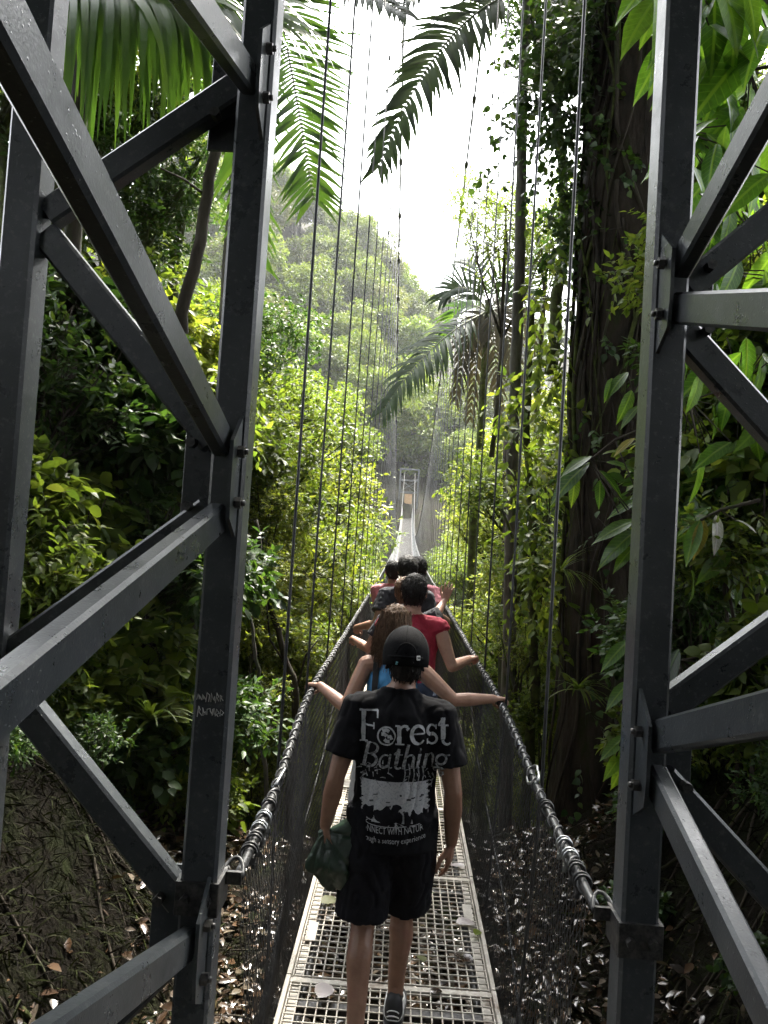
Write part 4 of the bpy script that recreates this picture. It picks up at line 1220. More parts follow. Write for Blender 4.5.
MT['lf_big_bright'] = leafmat('bright_big_leaf', [(.075, .15, .016), (.12, .20, .022)], trans=.55, rough=.32, tcol=2.0, spec=.5, veins=True)
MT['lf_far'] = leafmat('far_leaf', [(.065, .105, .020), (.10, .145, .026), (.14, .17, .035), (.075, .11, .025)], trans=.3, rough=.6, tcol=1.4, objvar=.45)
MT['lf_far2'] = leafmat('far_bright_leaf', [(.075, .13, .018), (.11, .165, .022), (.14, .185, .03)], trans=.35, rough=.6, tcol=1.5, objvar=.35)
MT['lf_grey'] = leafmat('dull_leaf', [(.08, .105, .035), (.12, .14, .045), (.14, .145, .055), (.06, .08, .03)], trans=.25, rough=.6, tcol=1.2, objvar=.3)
MT['lf_palm'] = leafmat('palm_leaflet', [(.035, .080, .016), (.05, .105, .02), (.065, .12, .024)], trans=.45, rough=.35, tcol=1.6)
MT['lf_palm_dark'] = leafmat('dark_palm_leaflet', [(.018, .036, .014), (.026, .05, .018), (.035, .055, .022)], trans=.22, rough=.4, tcol=1.2)
MT['lf_dry'] = leafmat('dry_palm_leaflet', [(.05, .043, .028), (.08, .066, .042), (.035, .03, .02)], trans=.15, rough=.7, tcol=1.0)
MT['lf_yellow'] = leafmat('yellowing_leaf', [(.22, .22, .03), (.28, .24, .04)], trans=.45, rough=.4, tcol=1.4, veins=True)
MT['rachis'] = surf('palm_rachis', (.06, .075, .025), (.10, .11, .04), rough=.55)

def trunkline(h, r, lean=(0, 0), n=4, z0=0.0): return [(lean[0] * i / n, lean[1] * i / n, z0 + (h - z0) * i / n, r * (1 - .5 * i / n)) for i in range(n + 1)]
g0 = random.Random(77)
def rlobes(seed, n, spread, rad, z, flat=.75):
    q = random.Random(seed); o = []
    for i in range(n):
        a = q.uniform(0, 6.28); d = spread * math.sqrt(q.random())
        r = rad * q.uniform(.65, 1.25)
        o.append(((d * math.cos(a), d * math.sin(a), z + q.uniform(-.6, .6) * spread), (r, r, r * flat)))
    return o

# near shrubs (base at z 0, about 2.4 m tall)
def stems(seed, n, h, r, spread):
    q = random.Random(seed)
    return [[(q.uniform(-.1, .1), q.uniform(-.1, .1), -.6, r), (q.uniform(-.2, .2) * spread, q.uniform(-.2, .2) * spread, h * .4, r * .8), (q.uniform(-.6, .6) * spread, q.uniform(-.6, .6) * spread, h, r * .35)] for i in range(n)]
for i, (sd, lm) in enumerate(((1, 'lf_dark'), (2, 'lf_mid'), (3, 'lf_bright'))):
    plant_type('shrub_' + lm, sd, rlobes(sd, 9, .75, .52, 1.25, .8), 330, .38, 9, .125, 'pointed', lm, 'bark', stems(sd, 5, 1.6, .022, .8), shell=.3)
    plant_type('fine_' + lm, sd + 20, rlobes(sd + 20, 10, .8, .5, 1.3, .8), 380, .34, 12, .070, 'pointed', lm, 'bark', stems(sd + 4, 4, 1.8, .018, .8), shell=.3)
    plant_type('broad_' + lm, sd + 40, rlobes(sd + 40, 8, .75, .5, 1.2, .85), 190, .42, 7, .21, 'broad', lm, 'bark', stems(sd + 8, 4, 1.5, .02, .7), shell=.3, droop=.45)
# medium trees (crown 2 m wide, trunk below the crown reaching down)
for i, (sd, lm) in enumerate(((5, 'lf_dark'), (6, 'lf_mid'), (7, 'lf_bright'))):
    plant_type('tree_' + lm, sd, rlobes(sd, 14, 1.7, .95, 0, .7), 720, .55, 11, .14, 'pointed', lm, 'bark_moss', [[(0, 0, -9, .16), (.2, .1, -5, .13), (-.1, -.1, -2, .10), (.1, 0, .4, .05)]], shell=.4, twigs=3, twig_r=.006)
plant_type('lacy_tree', 9, rlobes(9, 10, 1.5, .8, 0, .6), 420, .7, 22, .075, 'tiny', 'lf_mid', 'bark', [[(0, 0, -6, .07), (.1, 0, -3, .06), (0, 0, .4, .03)]], shell=.2, twigs=1, twig_r=.005)
# canopy trees added out of view for shade: the crown reaches well to one side of the trunk
for i, sd in enumerate((51, 52)):
    q_ = random.Random(sd); lob = [((-.5 - j * .55, q_.uniform(-2, 2), q_.uniform(-.5, .8)), (1.3, 1.3, .7)) for j in range(11)]
    plant_type('canopy_%d' % i, sd, lob, 800, .8, 9, .30, 'pointed', 'lf_dark', 'bark', [[(0, 0, -13, .3), (.1, 0, -6, .26), (0, 0, -.5, .18)]], shell=.2, twigs=0)
# far trees (about 10 m crown)
for nm, sd, lm in (('far_a', 31, 'lf_far'), ('far_b', 32, 'lf_far'), ('far_c', 33, 'lf_far2'), ('far_d', 34, 'lf_grey')):
    plant_type(nm, sd, rlobes(sd, 12, 3.4, 2.0, 0, .72), 1300, 1.2, 7, .42, 'tiny', lm, 'bark_pale', [trunkline(1.0, .35, (.3, .2), 4, -11)], shell=.55, twigs=0, out=1.0)
plant_type('far_tall', 36, rlobes(36, 8, 2.2, 1.5, 0, .6), 520, 1.3, 7, .40, 'tiny', 'lf_far', 'bark_pale', [trunkline(1.0, .28, (.2, .4), 4, -13)], shell=.4, twigs=0, out=1.0)

# ------------------------------------------------------------------ palm fronds
def bez(a, b, c, t): return a * ((1 - t) ** 2) + b * (2 * t * (1 - t)) + c * (t * t)
def frond_geo(a, b, c, n, ll, w, up=(0, 0, 1), hang=.5, seed=0, ang=55, stem=.14, r=.016, taper=(.55, 1, .45), seg=4, gap=0.0):
    """leaflet strips along a bezier rachis a-b-c. returns chunks (leaflets 0, rachis 1)"""
    a, b, c = Vector(a), Vector(b), Vector(c); q = random.Random(seed); up = Vector(up)
    vs, q4 = [], []
    pts = [bez(a, b, c, i / 24) for i in range(25)]
    for i in range(n):
        t = stem + (1 - stem) * (i + .5) / n
        p = bez(a, b, c, t); d = (bez(a, b, c, min(t + .02, 1)) - bez(a, b, c, t - .02)).normalized()
        s = d.cross(up); s = s.normalized() if s.length > 1e-4 else Vector((1, 0, 0)); u = s.cross(d).normalized()
        f = t
        Lf = taper[0] + (taper[1] - taper[0]) * min(f / .45, 1) if f < .45 else taper[1] + (taper[2] - taper[1]) * (f - .45) / .55
        for sg in (-1, 1):
            if gap and q.random() < gap: continue
            th = R(ang * (1 - .45 * t) + q.gauss(0, 6)); L_ = ll * Lf * q.uniform(.78, 1.1)
            dr = (d * math.cos(th) + s * sg * math.sin(th) + u * (.22 + q.uniform(-.06, .06))).normalized()
            sd = d * math.sin(th) - s * sg * math.cos(th); sd = (sd - dr * sd.dot(dr)).normalized()
            base = len(vs); x = p.copy(); dd = dr.copy()
            h_ = hang * q.uniform(.6, 1.4)
            for j in range(seg + 1):
                v = j / seg; ww = w * (.55 + .45 * min(v / .25, 1)) * (1 - max(0, v - .45) / .55 * .93)
                vs.append(x + sd * ww * .5); vs.append(x - sd * ww * .5)
                dd = (dd + Vector((0, 0, -h_ / seg * (.5 + v)))).normalized(); x = x + dd * (L_ / seg)
            for j in range(seg): q4.append((base + 2 * j, base + 2 * j + 1, base + 2 * j + 3, base + 2 * j + 2))
    mb = MB(); mb.tube(pts, [r * (1 - .8 * i / 24) for i in range(25)], 6)
    return [(np.array([tuple(x) for x in vs]), np.zeros((0, 3), int), np.array(q4, int), 0), mb_chunk(mb, 1)]

def frond_obj(par, o, lm, *a, **k):
    ch = frond_geo(*a, **k); ch = [(v - np.array(o), t, q, m) for v, t, q, m in ch]
    return link('frond', geo_mesh('frond', ch, [MT[lm], MT['rachis']]), par)
MT['lf_white'] = leafmat('pale_bract', [(.26, .27, .23), (.34, .34, .30)], trans=.2, rough=.35, tcol=1.0, veins=True)
# ------------------------------------------------------------------ planting
q = random.Random(2024)
def gz(p): return ground(p.x, p.y)

# --- far hillside wood: each crown a tree of its own
cnt = 0
def far_tree(x, y, sc, kind=None, lift=5.5, grp='trees on the misty hillside', lab='hazy broadleaf tree in the wooded hillside beyond the footbridge'):
    z = ground(x, y)
    ty = kind or q.choice(['far_a', 'far_b', 'far_a', 'far_c', 'far_d', 'far_b'])
    t = put(ty, 'hillside_tree', lab, 'tree', (x, y, z + lift * sc), q.uniform(0, 6.28), sc, grp, szz=q.uniform(.85, 1.25))
for i in range(150):
    for _ in range(30):
        px = q.uniform(120, 420); d = q.uniform(88, 175); 
        v = W(px, 500, d)
        x = v.x
        if x < 6: break
    far_tree(x, d, q.uniform(.75, 1.35))
for i in range(44):
    d = q.uniform(88, 240); x = q.uniform(4, 75) * d / 150
    far_tree(x, d, q.uniform(.7, 1.2))
# ravine wood below and beside the bridge, middle distance
for i in range(46):
    d = q.uniform(34, 86); sd = q.choice([-1, 1]); x = sd * (2.2 + abs(q.gauss(0, 1)) * 7 + (d - 34) * .02)
    top = q.uniform(-1.5, 2.5) + max(0, (d - 60)) * .13 + max(0, abs(x) - 6) * .35
    if sd < 0: top += 1.5
    sc = q.uniform(.45, .8)
    put(q.choice(['far_c', 'far_c', 'far_a', 'far_b', 'far_tall']), 'ravine_tree', 'light green tree rising from the ravine beside the middle of the footbridge', 'tree', (sd * max(abs(x), 1.6 + 5.2 * sc), d, top - 2.2 * sc + 1.0), q.uniform(0, 6.28), sc, 'trees in the ravine', szz=1.1)

for i in range(60):
    d = q.uniform(82, 118); x = q.choice([-1, 1]) * q.uniform(4.2, 34)
    far_tree(x, d, q.uniform(.4, .75), lift=q.uniform(1.0, 4.0), grp='trees around the far tower', lab='tree of the far bank standing near the far bridge tower')
for i in range(8):
    far_tree(q.uniform(-4, 4), q.uniform(92, 108), q.uniform(.5, .8), lift=q.uniform(2.0, 5.0), grp='trees around the far tower', lab='tree of the far bank standing near the far bridge tower')
for i in range(34):
    d = q.uniform(52, 84); sd = q.choice([-1, 1]); x = sd * q.uniform(4.8, 22); sc = q.uniform(.4, .65)
    put(q.choice(['far_c', 'far_a', 'far_b']), 'ravine_tree', 'light green tree rising from the ravine beside the middle of the footbridge', 'tree', (x, d, deck_z(d) - 1.5 + max(0, abs(x) - 6) * .25 + q.uniform(-3.5, .5)), q.uniform(0, 6.28), sc, 'trees in the ravine', szz=1.1)

for x, d, z, sc in ((4.5, 87, 5, .5), (6.5, 88, 9, .55), (9, 90, 12, .6), (3.5, 93, 11, .5), (0, 96, 13, .6), (-4, 90, 8, .5), (-6, 88, 5, .5), (7, 84, 2, .5), (10.5, 86, 6, .55), (-8, 92, 11, .55), (2.5, 101, 16, .6), (-2.5, 104, 17, .6), (13, 92, 13, .6), (5.5, 96, 14, .55), (4.4, 83, 1, .42), (-4.4, 83, 2, .42), (12, 80, 2, .55), (-10, 85, 6, .55)):
    put(q.choice(['far_a', 'far_b', 'far_c']), 'hillside_tree', 'tree of the far bank standing near the far bridge tower', 'tree', (x, d, z), q.uniform(0, 6.28), sc, 'trees around the far tower', szz=1.15)

for x, d, z, sc in ((3.4, 79, 1.5, .34), (-3.4, 79, 2, .34), (3.8, 72, -.5, .36), (-3.6, 72, 0, .36), (4.2, 66, -2, .38), (-4.2, 66, -1, .38), (3.4, 86, 4.5, .36), (-3.4, 86, 4.5, .36), (0, 91, 9.5, .45), (5.5, 76, 0, .4), (-5.5, 76, 1, .4), (2.2, 90, 7, .36), (-2.2, 90, 7.5, .36), (6.5, 70, -2, .45), (-6.5, 70, -1, .45)):
    put(q.choice(['far_a', 'far_b', 'far_c']), 'hillside_tree', 'tree of the far bank standing near the far bridge tower', 'tree', (x, d, z), q.uniform(0, 6.28), sc, 'trees around the far tower', szz=1.15)
# helpers: crown centre at a photo position and depth
SHR_C = 1.25
def shrub(ty, px, py, d, sc, label, group=None, name='bush', rot=None, szz=None):
    p = W(px, py, d)
    return put(ty, name, label, 'bush', (p.x, p.y, p.z - SHR_C * sc * (szz or 1)), q.uniform(0, 6.28) if rot is None else rot, sc, group, 'foliage', 'stems', szz)
def tree(ty, px, py, d, sc, label, group=None, name='tree', szz=None):
    p = W(px, py, d)
    return put(ty, name, label, 'tree', (p.x, p.y, p.z), q.uniform(0, 6.28), sc, group, 'crown', 'trunk', szz)

# --- bright wall of foliage on the left of the bridge
GL = 'bright trees along the left of the footbridge'
LL = 'sunny yellow green tree in the thicket along the left of the footbridge'
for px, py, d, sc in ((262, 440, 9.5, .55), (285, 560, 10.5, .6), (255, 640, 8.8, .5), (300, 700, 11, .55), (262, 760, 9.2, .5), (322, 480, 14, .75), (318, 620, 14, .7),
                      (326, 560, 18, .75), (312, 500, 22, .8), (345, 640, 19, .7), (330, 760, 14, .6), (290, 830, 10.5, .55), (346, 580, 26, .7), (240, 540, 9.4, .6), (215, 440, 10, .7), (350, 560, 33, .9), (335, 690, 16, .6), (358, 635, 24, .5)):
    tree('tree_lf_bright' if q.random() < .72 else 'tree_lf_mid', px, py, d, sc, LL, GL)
for px, py, d, sc in ((240, 350, 9.2, .45), (275, 395, 12, .5), (300, 425, 15, .55), (345, 440, 24, .6), (322, 405, 19, .5)):
    tree('tree_lf_mid' if px > 250 else 'tree_lf_dark', px, py, d, sc, 'dark broadleaf tree overhanging the top of the left thicket', 'dark trees above the left thicket')
for px, py, d, sc in ((300, 655, 8.5, .55), (262, 700, 7.9, .5), (330, 660, 11, .6), (278, 600, 9, .6), (345, 610, 14, .7), (312, 560, 11.5, .7), (300, 770, 9.2, .55), (250, 810, 8.2, .55), (320, 820, 10.2, .5), (268, 510, 8.6, .5)):
    shrub('fine_lf_bright' if q.random() < .6 else 'shrub_lf_bright', px, py, d, sc, 'fine leaved bright bush in the thicket just left of the handrail', 'bright bushes left of the handrail')

for px, py, d, sc in ((255, 620, 7.6, .4), (285, 650, 8.2, .42), (248, 690, 7.4, .38), (300, 720, 8.6, .42), (270, 740, 7.9, .4), (250, 770, 7.6, .4), (290, 790, 8.4, .42), (318, 740, 9.6, .4), (312, 610, 10, .45), (262, 560, 8, .42)):
    shrub(('fine_lf_bright', 'shrub_lf_bright')[int(px) % 2], px, py, d, sc, 'fine leaved bright bush in the thicket just left of the handrail', 'bright bushes left of the handrail')

# --- dark growth behind the left tower
GD = 'dark bushes behind the left tower'
LD = 'dark broad leaved bush in the gloom behind the left tower'
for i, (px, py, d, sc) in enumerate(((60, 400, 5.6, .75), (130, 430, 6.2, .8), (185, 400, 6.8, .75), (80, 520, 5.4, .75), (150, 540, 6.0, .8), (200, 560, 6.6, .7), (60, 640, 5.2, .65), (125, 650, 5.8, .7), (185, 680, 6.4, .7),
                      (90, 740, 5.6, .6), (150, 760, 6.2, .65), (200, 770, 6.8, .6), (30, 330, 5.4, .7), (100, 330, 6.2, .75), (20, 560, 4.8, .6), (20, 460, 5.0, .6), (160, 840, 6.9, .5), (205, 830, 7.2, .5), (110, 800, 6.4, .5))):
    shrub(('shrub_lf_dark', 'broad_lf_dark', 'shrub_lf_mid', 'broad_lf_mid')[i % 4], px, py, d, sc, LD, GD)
for px, py, d, sc in ((110, 470, 9.5, .9), (180, 560, 10, .85), (60, 560, 9, .9), (170, 690, 9.4, .8), (90, 690, 9, .8), (130, 330, 9.5, .8), (40, 400, 8.5, .9), (200, 460, 9, .7)):
    tree('tree_lf_dark' if q.random() < .4 else 'tree_lf_mid', px, py, d, sc, 'shady tree of the second row behind the left tower', 'shady trees behind the left tower')
for px, py, d, sc in ((190, 330, 7.4, .45), (205, 390, 7.6, .45), (110, 290, 7.2, .5)):
    shrub('broad_lf_bright', px, py, d, sc, 'lit broad leaved bush seen high between the left braces', 'lit bushes between the left braces')

# --- bright growth right of the bridge
GR = 'bright trees along the right of the footbridge'
LR = 'sunny yellow green tree in the thicket along the right of the footbridge'
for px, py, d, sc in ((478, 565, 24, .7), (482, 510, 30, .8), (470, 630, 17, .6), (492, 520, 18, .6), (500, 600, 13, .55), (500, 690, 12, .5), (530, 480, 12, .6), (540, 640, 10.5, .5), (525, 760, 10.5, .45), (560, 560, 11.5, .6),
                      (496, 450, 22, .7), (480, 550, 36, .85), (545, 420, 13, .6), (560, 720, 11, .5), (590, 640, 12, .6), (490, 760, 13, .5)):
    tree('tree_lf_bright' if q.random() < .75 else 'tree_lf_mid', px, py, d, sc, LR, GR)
for px, py, d, sc in ((520, 640, 8.6, .4), (545, 700, 8.4, .42), (505, 720, 9.5, .4), (540, 560, 9, .45), (515, 560, 10, .45), (556, 470, 8.8, .5), (530, 800, 8.8, .4), (480, 680, 12, .5), (560, 790, 8.6, .42)):
    shrub('fine_lf_bright' if q.random() < .5 else 'shrub_lf_mid', px, py, d, sc, 'small fresh green bush close to the right handrail net', 'bushes by the right handrail')
tree('lacy_tree', 505, 222, 11.5, .62, 'small lacy leaved tree against the white sky left of the big trunk')
tree('lacy_tree', 548, 235, 12.5, .62, 'thin twiggy tree showing small leaves between palm stem and big trunk')

# --- dark growth right of the right post
GR2 = 'dark bushes behind the right tower'
for i, (px, py, d, sc) in enumerate(((720, 420, 5.2, .7), (690, 500, 5.4, .65), (745, 520, 4.8, .6), (700, 600, 5.2, .6), (755, 640, 4.6, .5), (690, 680, 5.6, .55), (740, 720, 4.8, .45), (700, 350, 5.8, .7), (755, 330, 5.2, .6), (640, 640, 6.4, .5),
                      (720, 250, 6.0, .7), (690, 780, 5.6, .42), (650, 740, 6.2, .4), (760, 430, 5.6, .6))):
    shrub(('broad_lf_mid', 'broad_lf_dark', 'shrub_lf_mid', 'shrub_lf_dark')[i % 4], px, py, d, sc, 'dark leafy bush filling the shade behind the right tower', GR2)
for px, py, d, sc in ((700, 450, 9, .9), (740, 620, 8.5, .8), (720, 300, 9, .9), (660, 560, 10, .8), (690, 140, 9.5, .9), (760, 160, 8.5, .8), (760, 480, 8, .8), (700, 740, 8.5, .6)):
    tree('tree_lf_dark' if q.random() < .5 else 'tree_lf_mid', px, py, d, sc, 'shady tree of the second row behind the right tower', 'shady trees behind the right tower')

# --- unseen canopy added overhead to close off the sky and darken the near tower
for i, (x, y, z, sc, rot) in enumerate(((6.4, 2.0, 10.5, 1.1, 0), (-6.4, 1.0, 11, 1.1, PI), (6.6, 5.5, 11.5, 1.15, .1), (-7.8, 4.2, 11.5, .9, PI - .1), (6.2, -2.0, 10, 1.1, 0), (-6.2, -2.5, 10.5, 1.1, PI), (5.5, -6, 9, 1.1, -.3), (-5.5, -6.5, 9, 1.1, PI + .3),
        (7, -1, 6, .8, 0), (-7, -1, 6, .8, PI), (3, -9, 6, 1.0, -.8), (-3, -9, 6.5, 1.0, PI + .8))):
    put('canopy_%d' % (i % 2), 'canopy_tree', 'unseen tall dark tree added to shade the near end of the footbridge', 'tree', (x, y, z), rot, sc, 'unseen trees added to shade the near end')
for x, y, z, sc in ((-5.5, -4, 3, 1.2), (-3, -6, 3, 1.2), (0, -7, 3.5, 1.3), (3, -6, 3, 1.2), (5.5, -4, 3, 1.2), (-6.5, -1, 3, 1.1), (6.5, -1, 3, 1.1), (-4, -7.5, 6.5, 1.3), (1, -9, 7, 1.4), (5, -7.5, 6.5, 1.3), (-1.5, -5.5, 7.5, 1.0), (2, -5, 7.5, 1.0)):  # unseen trees added behind the camera to cut the light from there
    put('tree_lf_dark', 'canopy_tree', 'unseen dark tree added behind the near end of the footbridge to block light', 'tree', (x, y, z), q.uniform(0, 6.28), sc, 'unseen light-blocking trees behind the near end')
# fill of leaves behind the upper left frame
for px, py, d, sc in ((90, 60, 8.2, .6), (40, 140, 8.0, .65), (150, 150, 9.0, .5), (20, 30, 7.5, .6), (110, 190, 9, .6), (190, 30, 9.5, .45)):
    tree('tree_lf_dark' if q.random() < .6 else 'tree_lf_mid', px, py, d, sc, 'leafy tree top closing the sky behind the upper left frame', 'tree tops behind the upper left frame')
tree('tree_lf_dark', 568, 30, 9.4, .5, 'dark leafy tree top between the slender palm and the big trunk')

# --- big vine wrapped trunk on the right
def big_trunk():
    b = W(600, 860, 7.6); top = W(632, 0, 7.6)
    base = Vector((b.x, 7.6, -1.6)); tp = Vector((top.x, 7.6, top.z + 5))
    t = thing('jungle_tree', 'massive dark tree trunk wrapped in hanging vines and roots beside the right handrail', 'tree', base)
    mb = MB(); n = 110; seg = 44; vs = []; fs = []
    ax = [base.lerp(tp, i / n) - base for i in range(n + 1)]
    for i in range(n + 1):
        f = i / n
        for j in range(seg):
            a = 2 * PI * j / seg
            r = .47 - .06 * f + .10 * max(0, .14 - f) / .14
            r *= 1 + .10 * mnoise.noise(Vector((math.cos(a) * 1.6, math.sin(a) * 1.6, f * 5))) + .06 * mnoise.noise(Vector((math.cos(a) * 5, math.sin(a) * 5, f * 9))) + .07 * mnoise.noise(Vector((math.cos(a) * 4, math.sin(a) * 4, f * 34))) + .045 * mnoise.noise(Vector((math.cos(a) * 9, math.sin(a) * 9, f * 80)))
            vs.append(ax[i] + Vector((math.cos(a) * r, math.sin(a) * r, 0)))
    for i in range(n):
        for j in range(seg):
            j2 = (j + 1) % seg; fs.append([i * seg + j, i * seg + j2, (i + 1) * seg + j2, (i + 1) * seg + j])
    mb.add(vs, fs, 0, True); mb.build('trunk', MT['bark_dark'], t)
    rr = random.Random(3)
    for i in range(60):
        mb = MB(); a = rr.uniform(PI * .75, 2 * PI * 1.02); pts = []; f0 = rr.uniform(0, .5); f1 = min(1, f0 + rr.uniform(.2, .6)); w1 = rr.uniform(4, 14); w2 = rr.uniform(15, 34)
        for u in range(46):
            f = f0 + (f1 - f0) * u / 45; a2 = a + .55 * math.sin(f * w1 + i) + .22 * math.sin(f * w2 + i * 2) + .05 * math.sin(f * 61 + i)
            r = (.47 - .06 * f + .10 * max(0, .14 - f) / .14) * 1.06 + .03 * math.sin(f * 17 + i)
            c = base.lerp(tp, f) - base
            pts.append(c + Vector((math.cos(a2) * r, math.sin(a2) * r, 0)))
        r0 = rr.choice([.005, .007, .010, .014, .022])
        mb.tube(pts, r0, 6); mb.build('vine', MT[rr.choice(['bark_dark', 'bark_dark', 'bark', 'bark_moss'])], t)
    # limbs above the picture
    mb = MB()
    for a in (0.4, 1.9, 3.3, 4.8):
        mb.tube([tp - base, tp - base + Vector((math.cos(a) * 1.2, math.sin(a) * 1.2, 1.0)), tp - base + Vector((math.cos(a) * 3, math.sin(a) * 3, 1.6))], [.25, .16, .06], 8)
    mb.build('limbs', MT['bark'], t)
    # leafy climber hugging the left flank
    g = np.random.default_rng(5)
    def cl(name, label, boxes, n, leaf, tpl, lm, hang=.5, sz=.3):
        P = []
        for (px, py, d, rx, rz) in boxes:
            c = np.array(W(px, py, d)); m = int(n * rx * rz / sum(b_[3] * b_[4] for b_ in boxes))
            P.append(c + g.normal(0, 1, (m, 3)) * np.array([rx, .22, rz]) * .5)
        P = np.concatenate(P); k = len(P)
        D = g.normal(0, .6, (k, 3)); D[:, 1] -= .4; D[:, 2] -= .5
        Ls = g.uniform(.2, .5, k)
        v, t_, q_ = sprays(g, P, D, Ls, 7, leaf, tpl, hang, .9, .3, .6)
        o = np.array(base)
        ch = [(v - o, t_, q_, 0)]
        v2, t2, q2, m2 = twig_tubes(P - o, D, Ls, hang, .004, 2); ch.append((v2, t2, q2, 1))
        c_ = thing('climbing_vine', label, 'vine', base)
        link('foliage', geo_mesh('foliage', ch, [MT[lm], MT['bark']]), c_)
    cl('climber', 'dark small leaved creeper hanging thickly on the left flank of the big trunk', [(556, 50, 7.5, .5, 1.3), (575, 150, 7.5, .3, 1.2), (545, 110, 7.8, .5, .9), (566, 240, 7.6, .22, .8), (580, 20, 7.3, .4, .6)], 400, .085, 'heart', 'lf_dark', .35)
    cl('climber', 'sparse dark creeper sprigs scattered over the bark of the big trunk', [(610, 120, 7.12, .5, 1.2), (606, 300, 7.12, .45, 1.5), (600, 500, 7.12, .4, 1.5), (590, 700, 7.12, .4, 1.2)], 45, .08, 'heart', 'lf_dark', .5)
    cl('climber', 'bright leafy creeper lower down the left flank of the big trunk', [(552, 330, 7.6, .3, .9), (540, 420, 7.8, .35, .9), (538, 520, 7.8, .3, .8), (545, 600, 7.6, .2, .7)], 150, .13, 'pointed', 'lf_mid', .4)
big_trunk()

# --- straight slender stems
def stem_tree(name, label, pts, mat='bark', r=(.06, .05), cat='tree', extra=None, n=10, wob=.02):
    P = [W(*p) for p in pts]; t = thing(name, label, cat, P[-1])
    o = P[-1]; mb = MB(); rr = random.Random(len(label)); Q = []; 
    for a, b in zip(P, P[1:]):
        for i in range(6): Q.append(a.lerp(b, i / 6) + Vector((rr.uniform(-wob, wob), rr.uniform(-wob, wob), 0)) - o)
    Q.append(P[-1] - o); k = len(Q)
    mb.tube(Q, [r[0] + (r[1] - r[0]) * i / (k - 1) for i in range(k)], n); mb.build('trunk', MT[mat], t)
    for lst, rad in (extra or []):
        mb = MB(); mb.tube([W(*p) - o for p in lst], [rad, rad * .8, rad * .5] if len(lst) == 3 else [rad] * len(lst), 6); mb.build('branch', MT[mat], t)
    return t, o
stem_tree('tree', 'slim mossy dark stem with side branches right of the net', [(532, 300, 8.2), (527, 420, 8.2), (533, 560, 8.2), (535, 700, 8.2), (524, 830, 8.2), (520, 1000, 8.2)], 'bark_moss', (.035, .07), extra=[([(530, 560, 8.2), (514, 540, 8.2), (500, 505, 8.2)], .022), ([(532, 660, 8.2), (512, 690, 8.1), (498, 620, 8.2)], .02)])
stem_tree('tree', 'leaning bare trunk with snapped twigs between the left braces', [(232, 70, 6.6), (214, 150, 6.6), (200, 240, 6.6), (180, 330, 6.6), (155, 430, 6.6), (130, 560, 6.6), (105, 760, 6.5)], 'bark', (.045, .075),
          extra=[([(205, 195, 6.6), (185, 180, 6.5), (160, 168, 6.4)], .014), ([(186, 325, 6.6), (160, 335, 6.5), (138, 338, 6.4)], .016), ([(222, 118, 6.6), (238, 108, 6.6), (262, 112, 6.6)], .012)])
stem_tree('tree', 'slender curving brown stem beside the left hangers', [(256, 520, 7.6), (266, 590, 7.6), (282, 650, 7.6), (296, 690, 7.6), (292, 770, 7.6), (286, 900, 7.8)], 'bark', (.022, .05), extra=[([(286, 665, 7.6), (270, 640, 7.5), (262, 560, 7.6)], .014), ([(296, 690, 7.6), (306, 655, 7.6), (318, 640, 7.6)], .014)])
stem_tree('tree', 'thin grey stem just right of the left post', [(246, 600, 7.2), (258, 660, 7.2), (262, 720, 7.2), (268, 860, 7.2)], 'bark_pale', (.012, .025))
for i, pts in enumerate(([(118, 560, 5.8), (104, 640, 5.8), (110, 740, 5.8), (118, 830, 5.8)], [(170, 600, 6), (140, 680, 6), (126, 740, 6), (120, 830, 6)], [(80, 640, 6.4), (70, 720, 6.4), (72, 840, 6.4)], [(190, 420, 7), (150, 480, 7), (110, 560, 7), (70, 740, 6.8)])):
    stem_tree('sapling', ['crooked dark sapling stem below the left braces', 'forking dark sapling stem leaning right below the left braces', 'short dark sapling stem at the left bank edge', 'long slanting dark stem crossing behind the left braces'][i], pts, 'bark', (.02, .045), n=8)
stem_tree('tree', 'tall shaded vine covered trunk beyond the outer left post', [(62, 0, 6.2), (55, 200, 6.2), (44, 400, 6.2), (30, 620, 6.2), (20, 820, 6.2)], 'bark_moss', (.11, .15), wob=.03)
stem_tree('tree', 'dark trunk standing in the thicket right of the net', [(512, 440, 11), (510, 560, 11), (508, 680, 11), (504, 860, 11)], 'bark', (.12, .16))

# --- palms
def palm(label, trunk_pts, r, fronds=(), lm='lf_palm', mat='bark_pale', dead=()):
    t, o = stem_tree('palm_tree', label, trunk_pts, mat, r, 'palm tree', n=12, wob=.008)
    for i, (a, b, c, n, ll, w, kw) in enumerate(fronds):
        frond_obj(t, o, kw.pop('lm', lm), W(*a), W(*b), W(*c), n, ll, w, seed=i * 7 + 3, **kw)
    return t
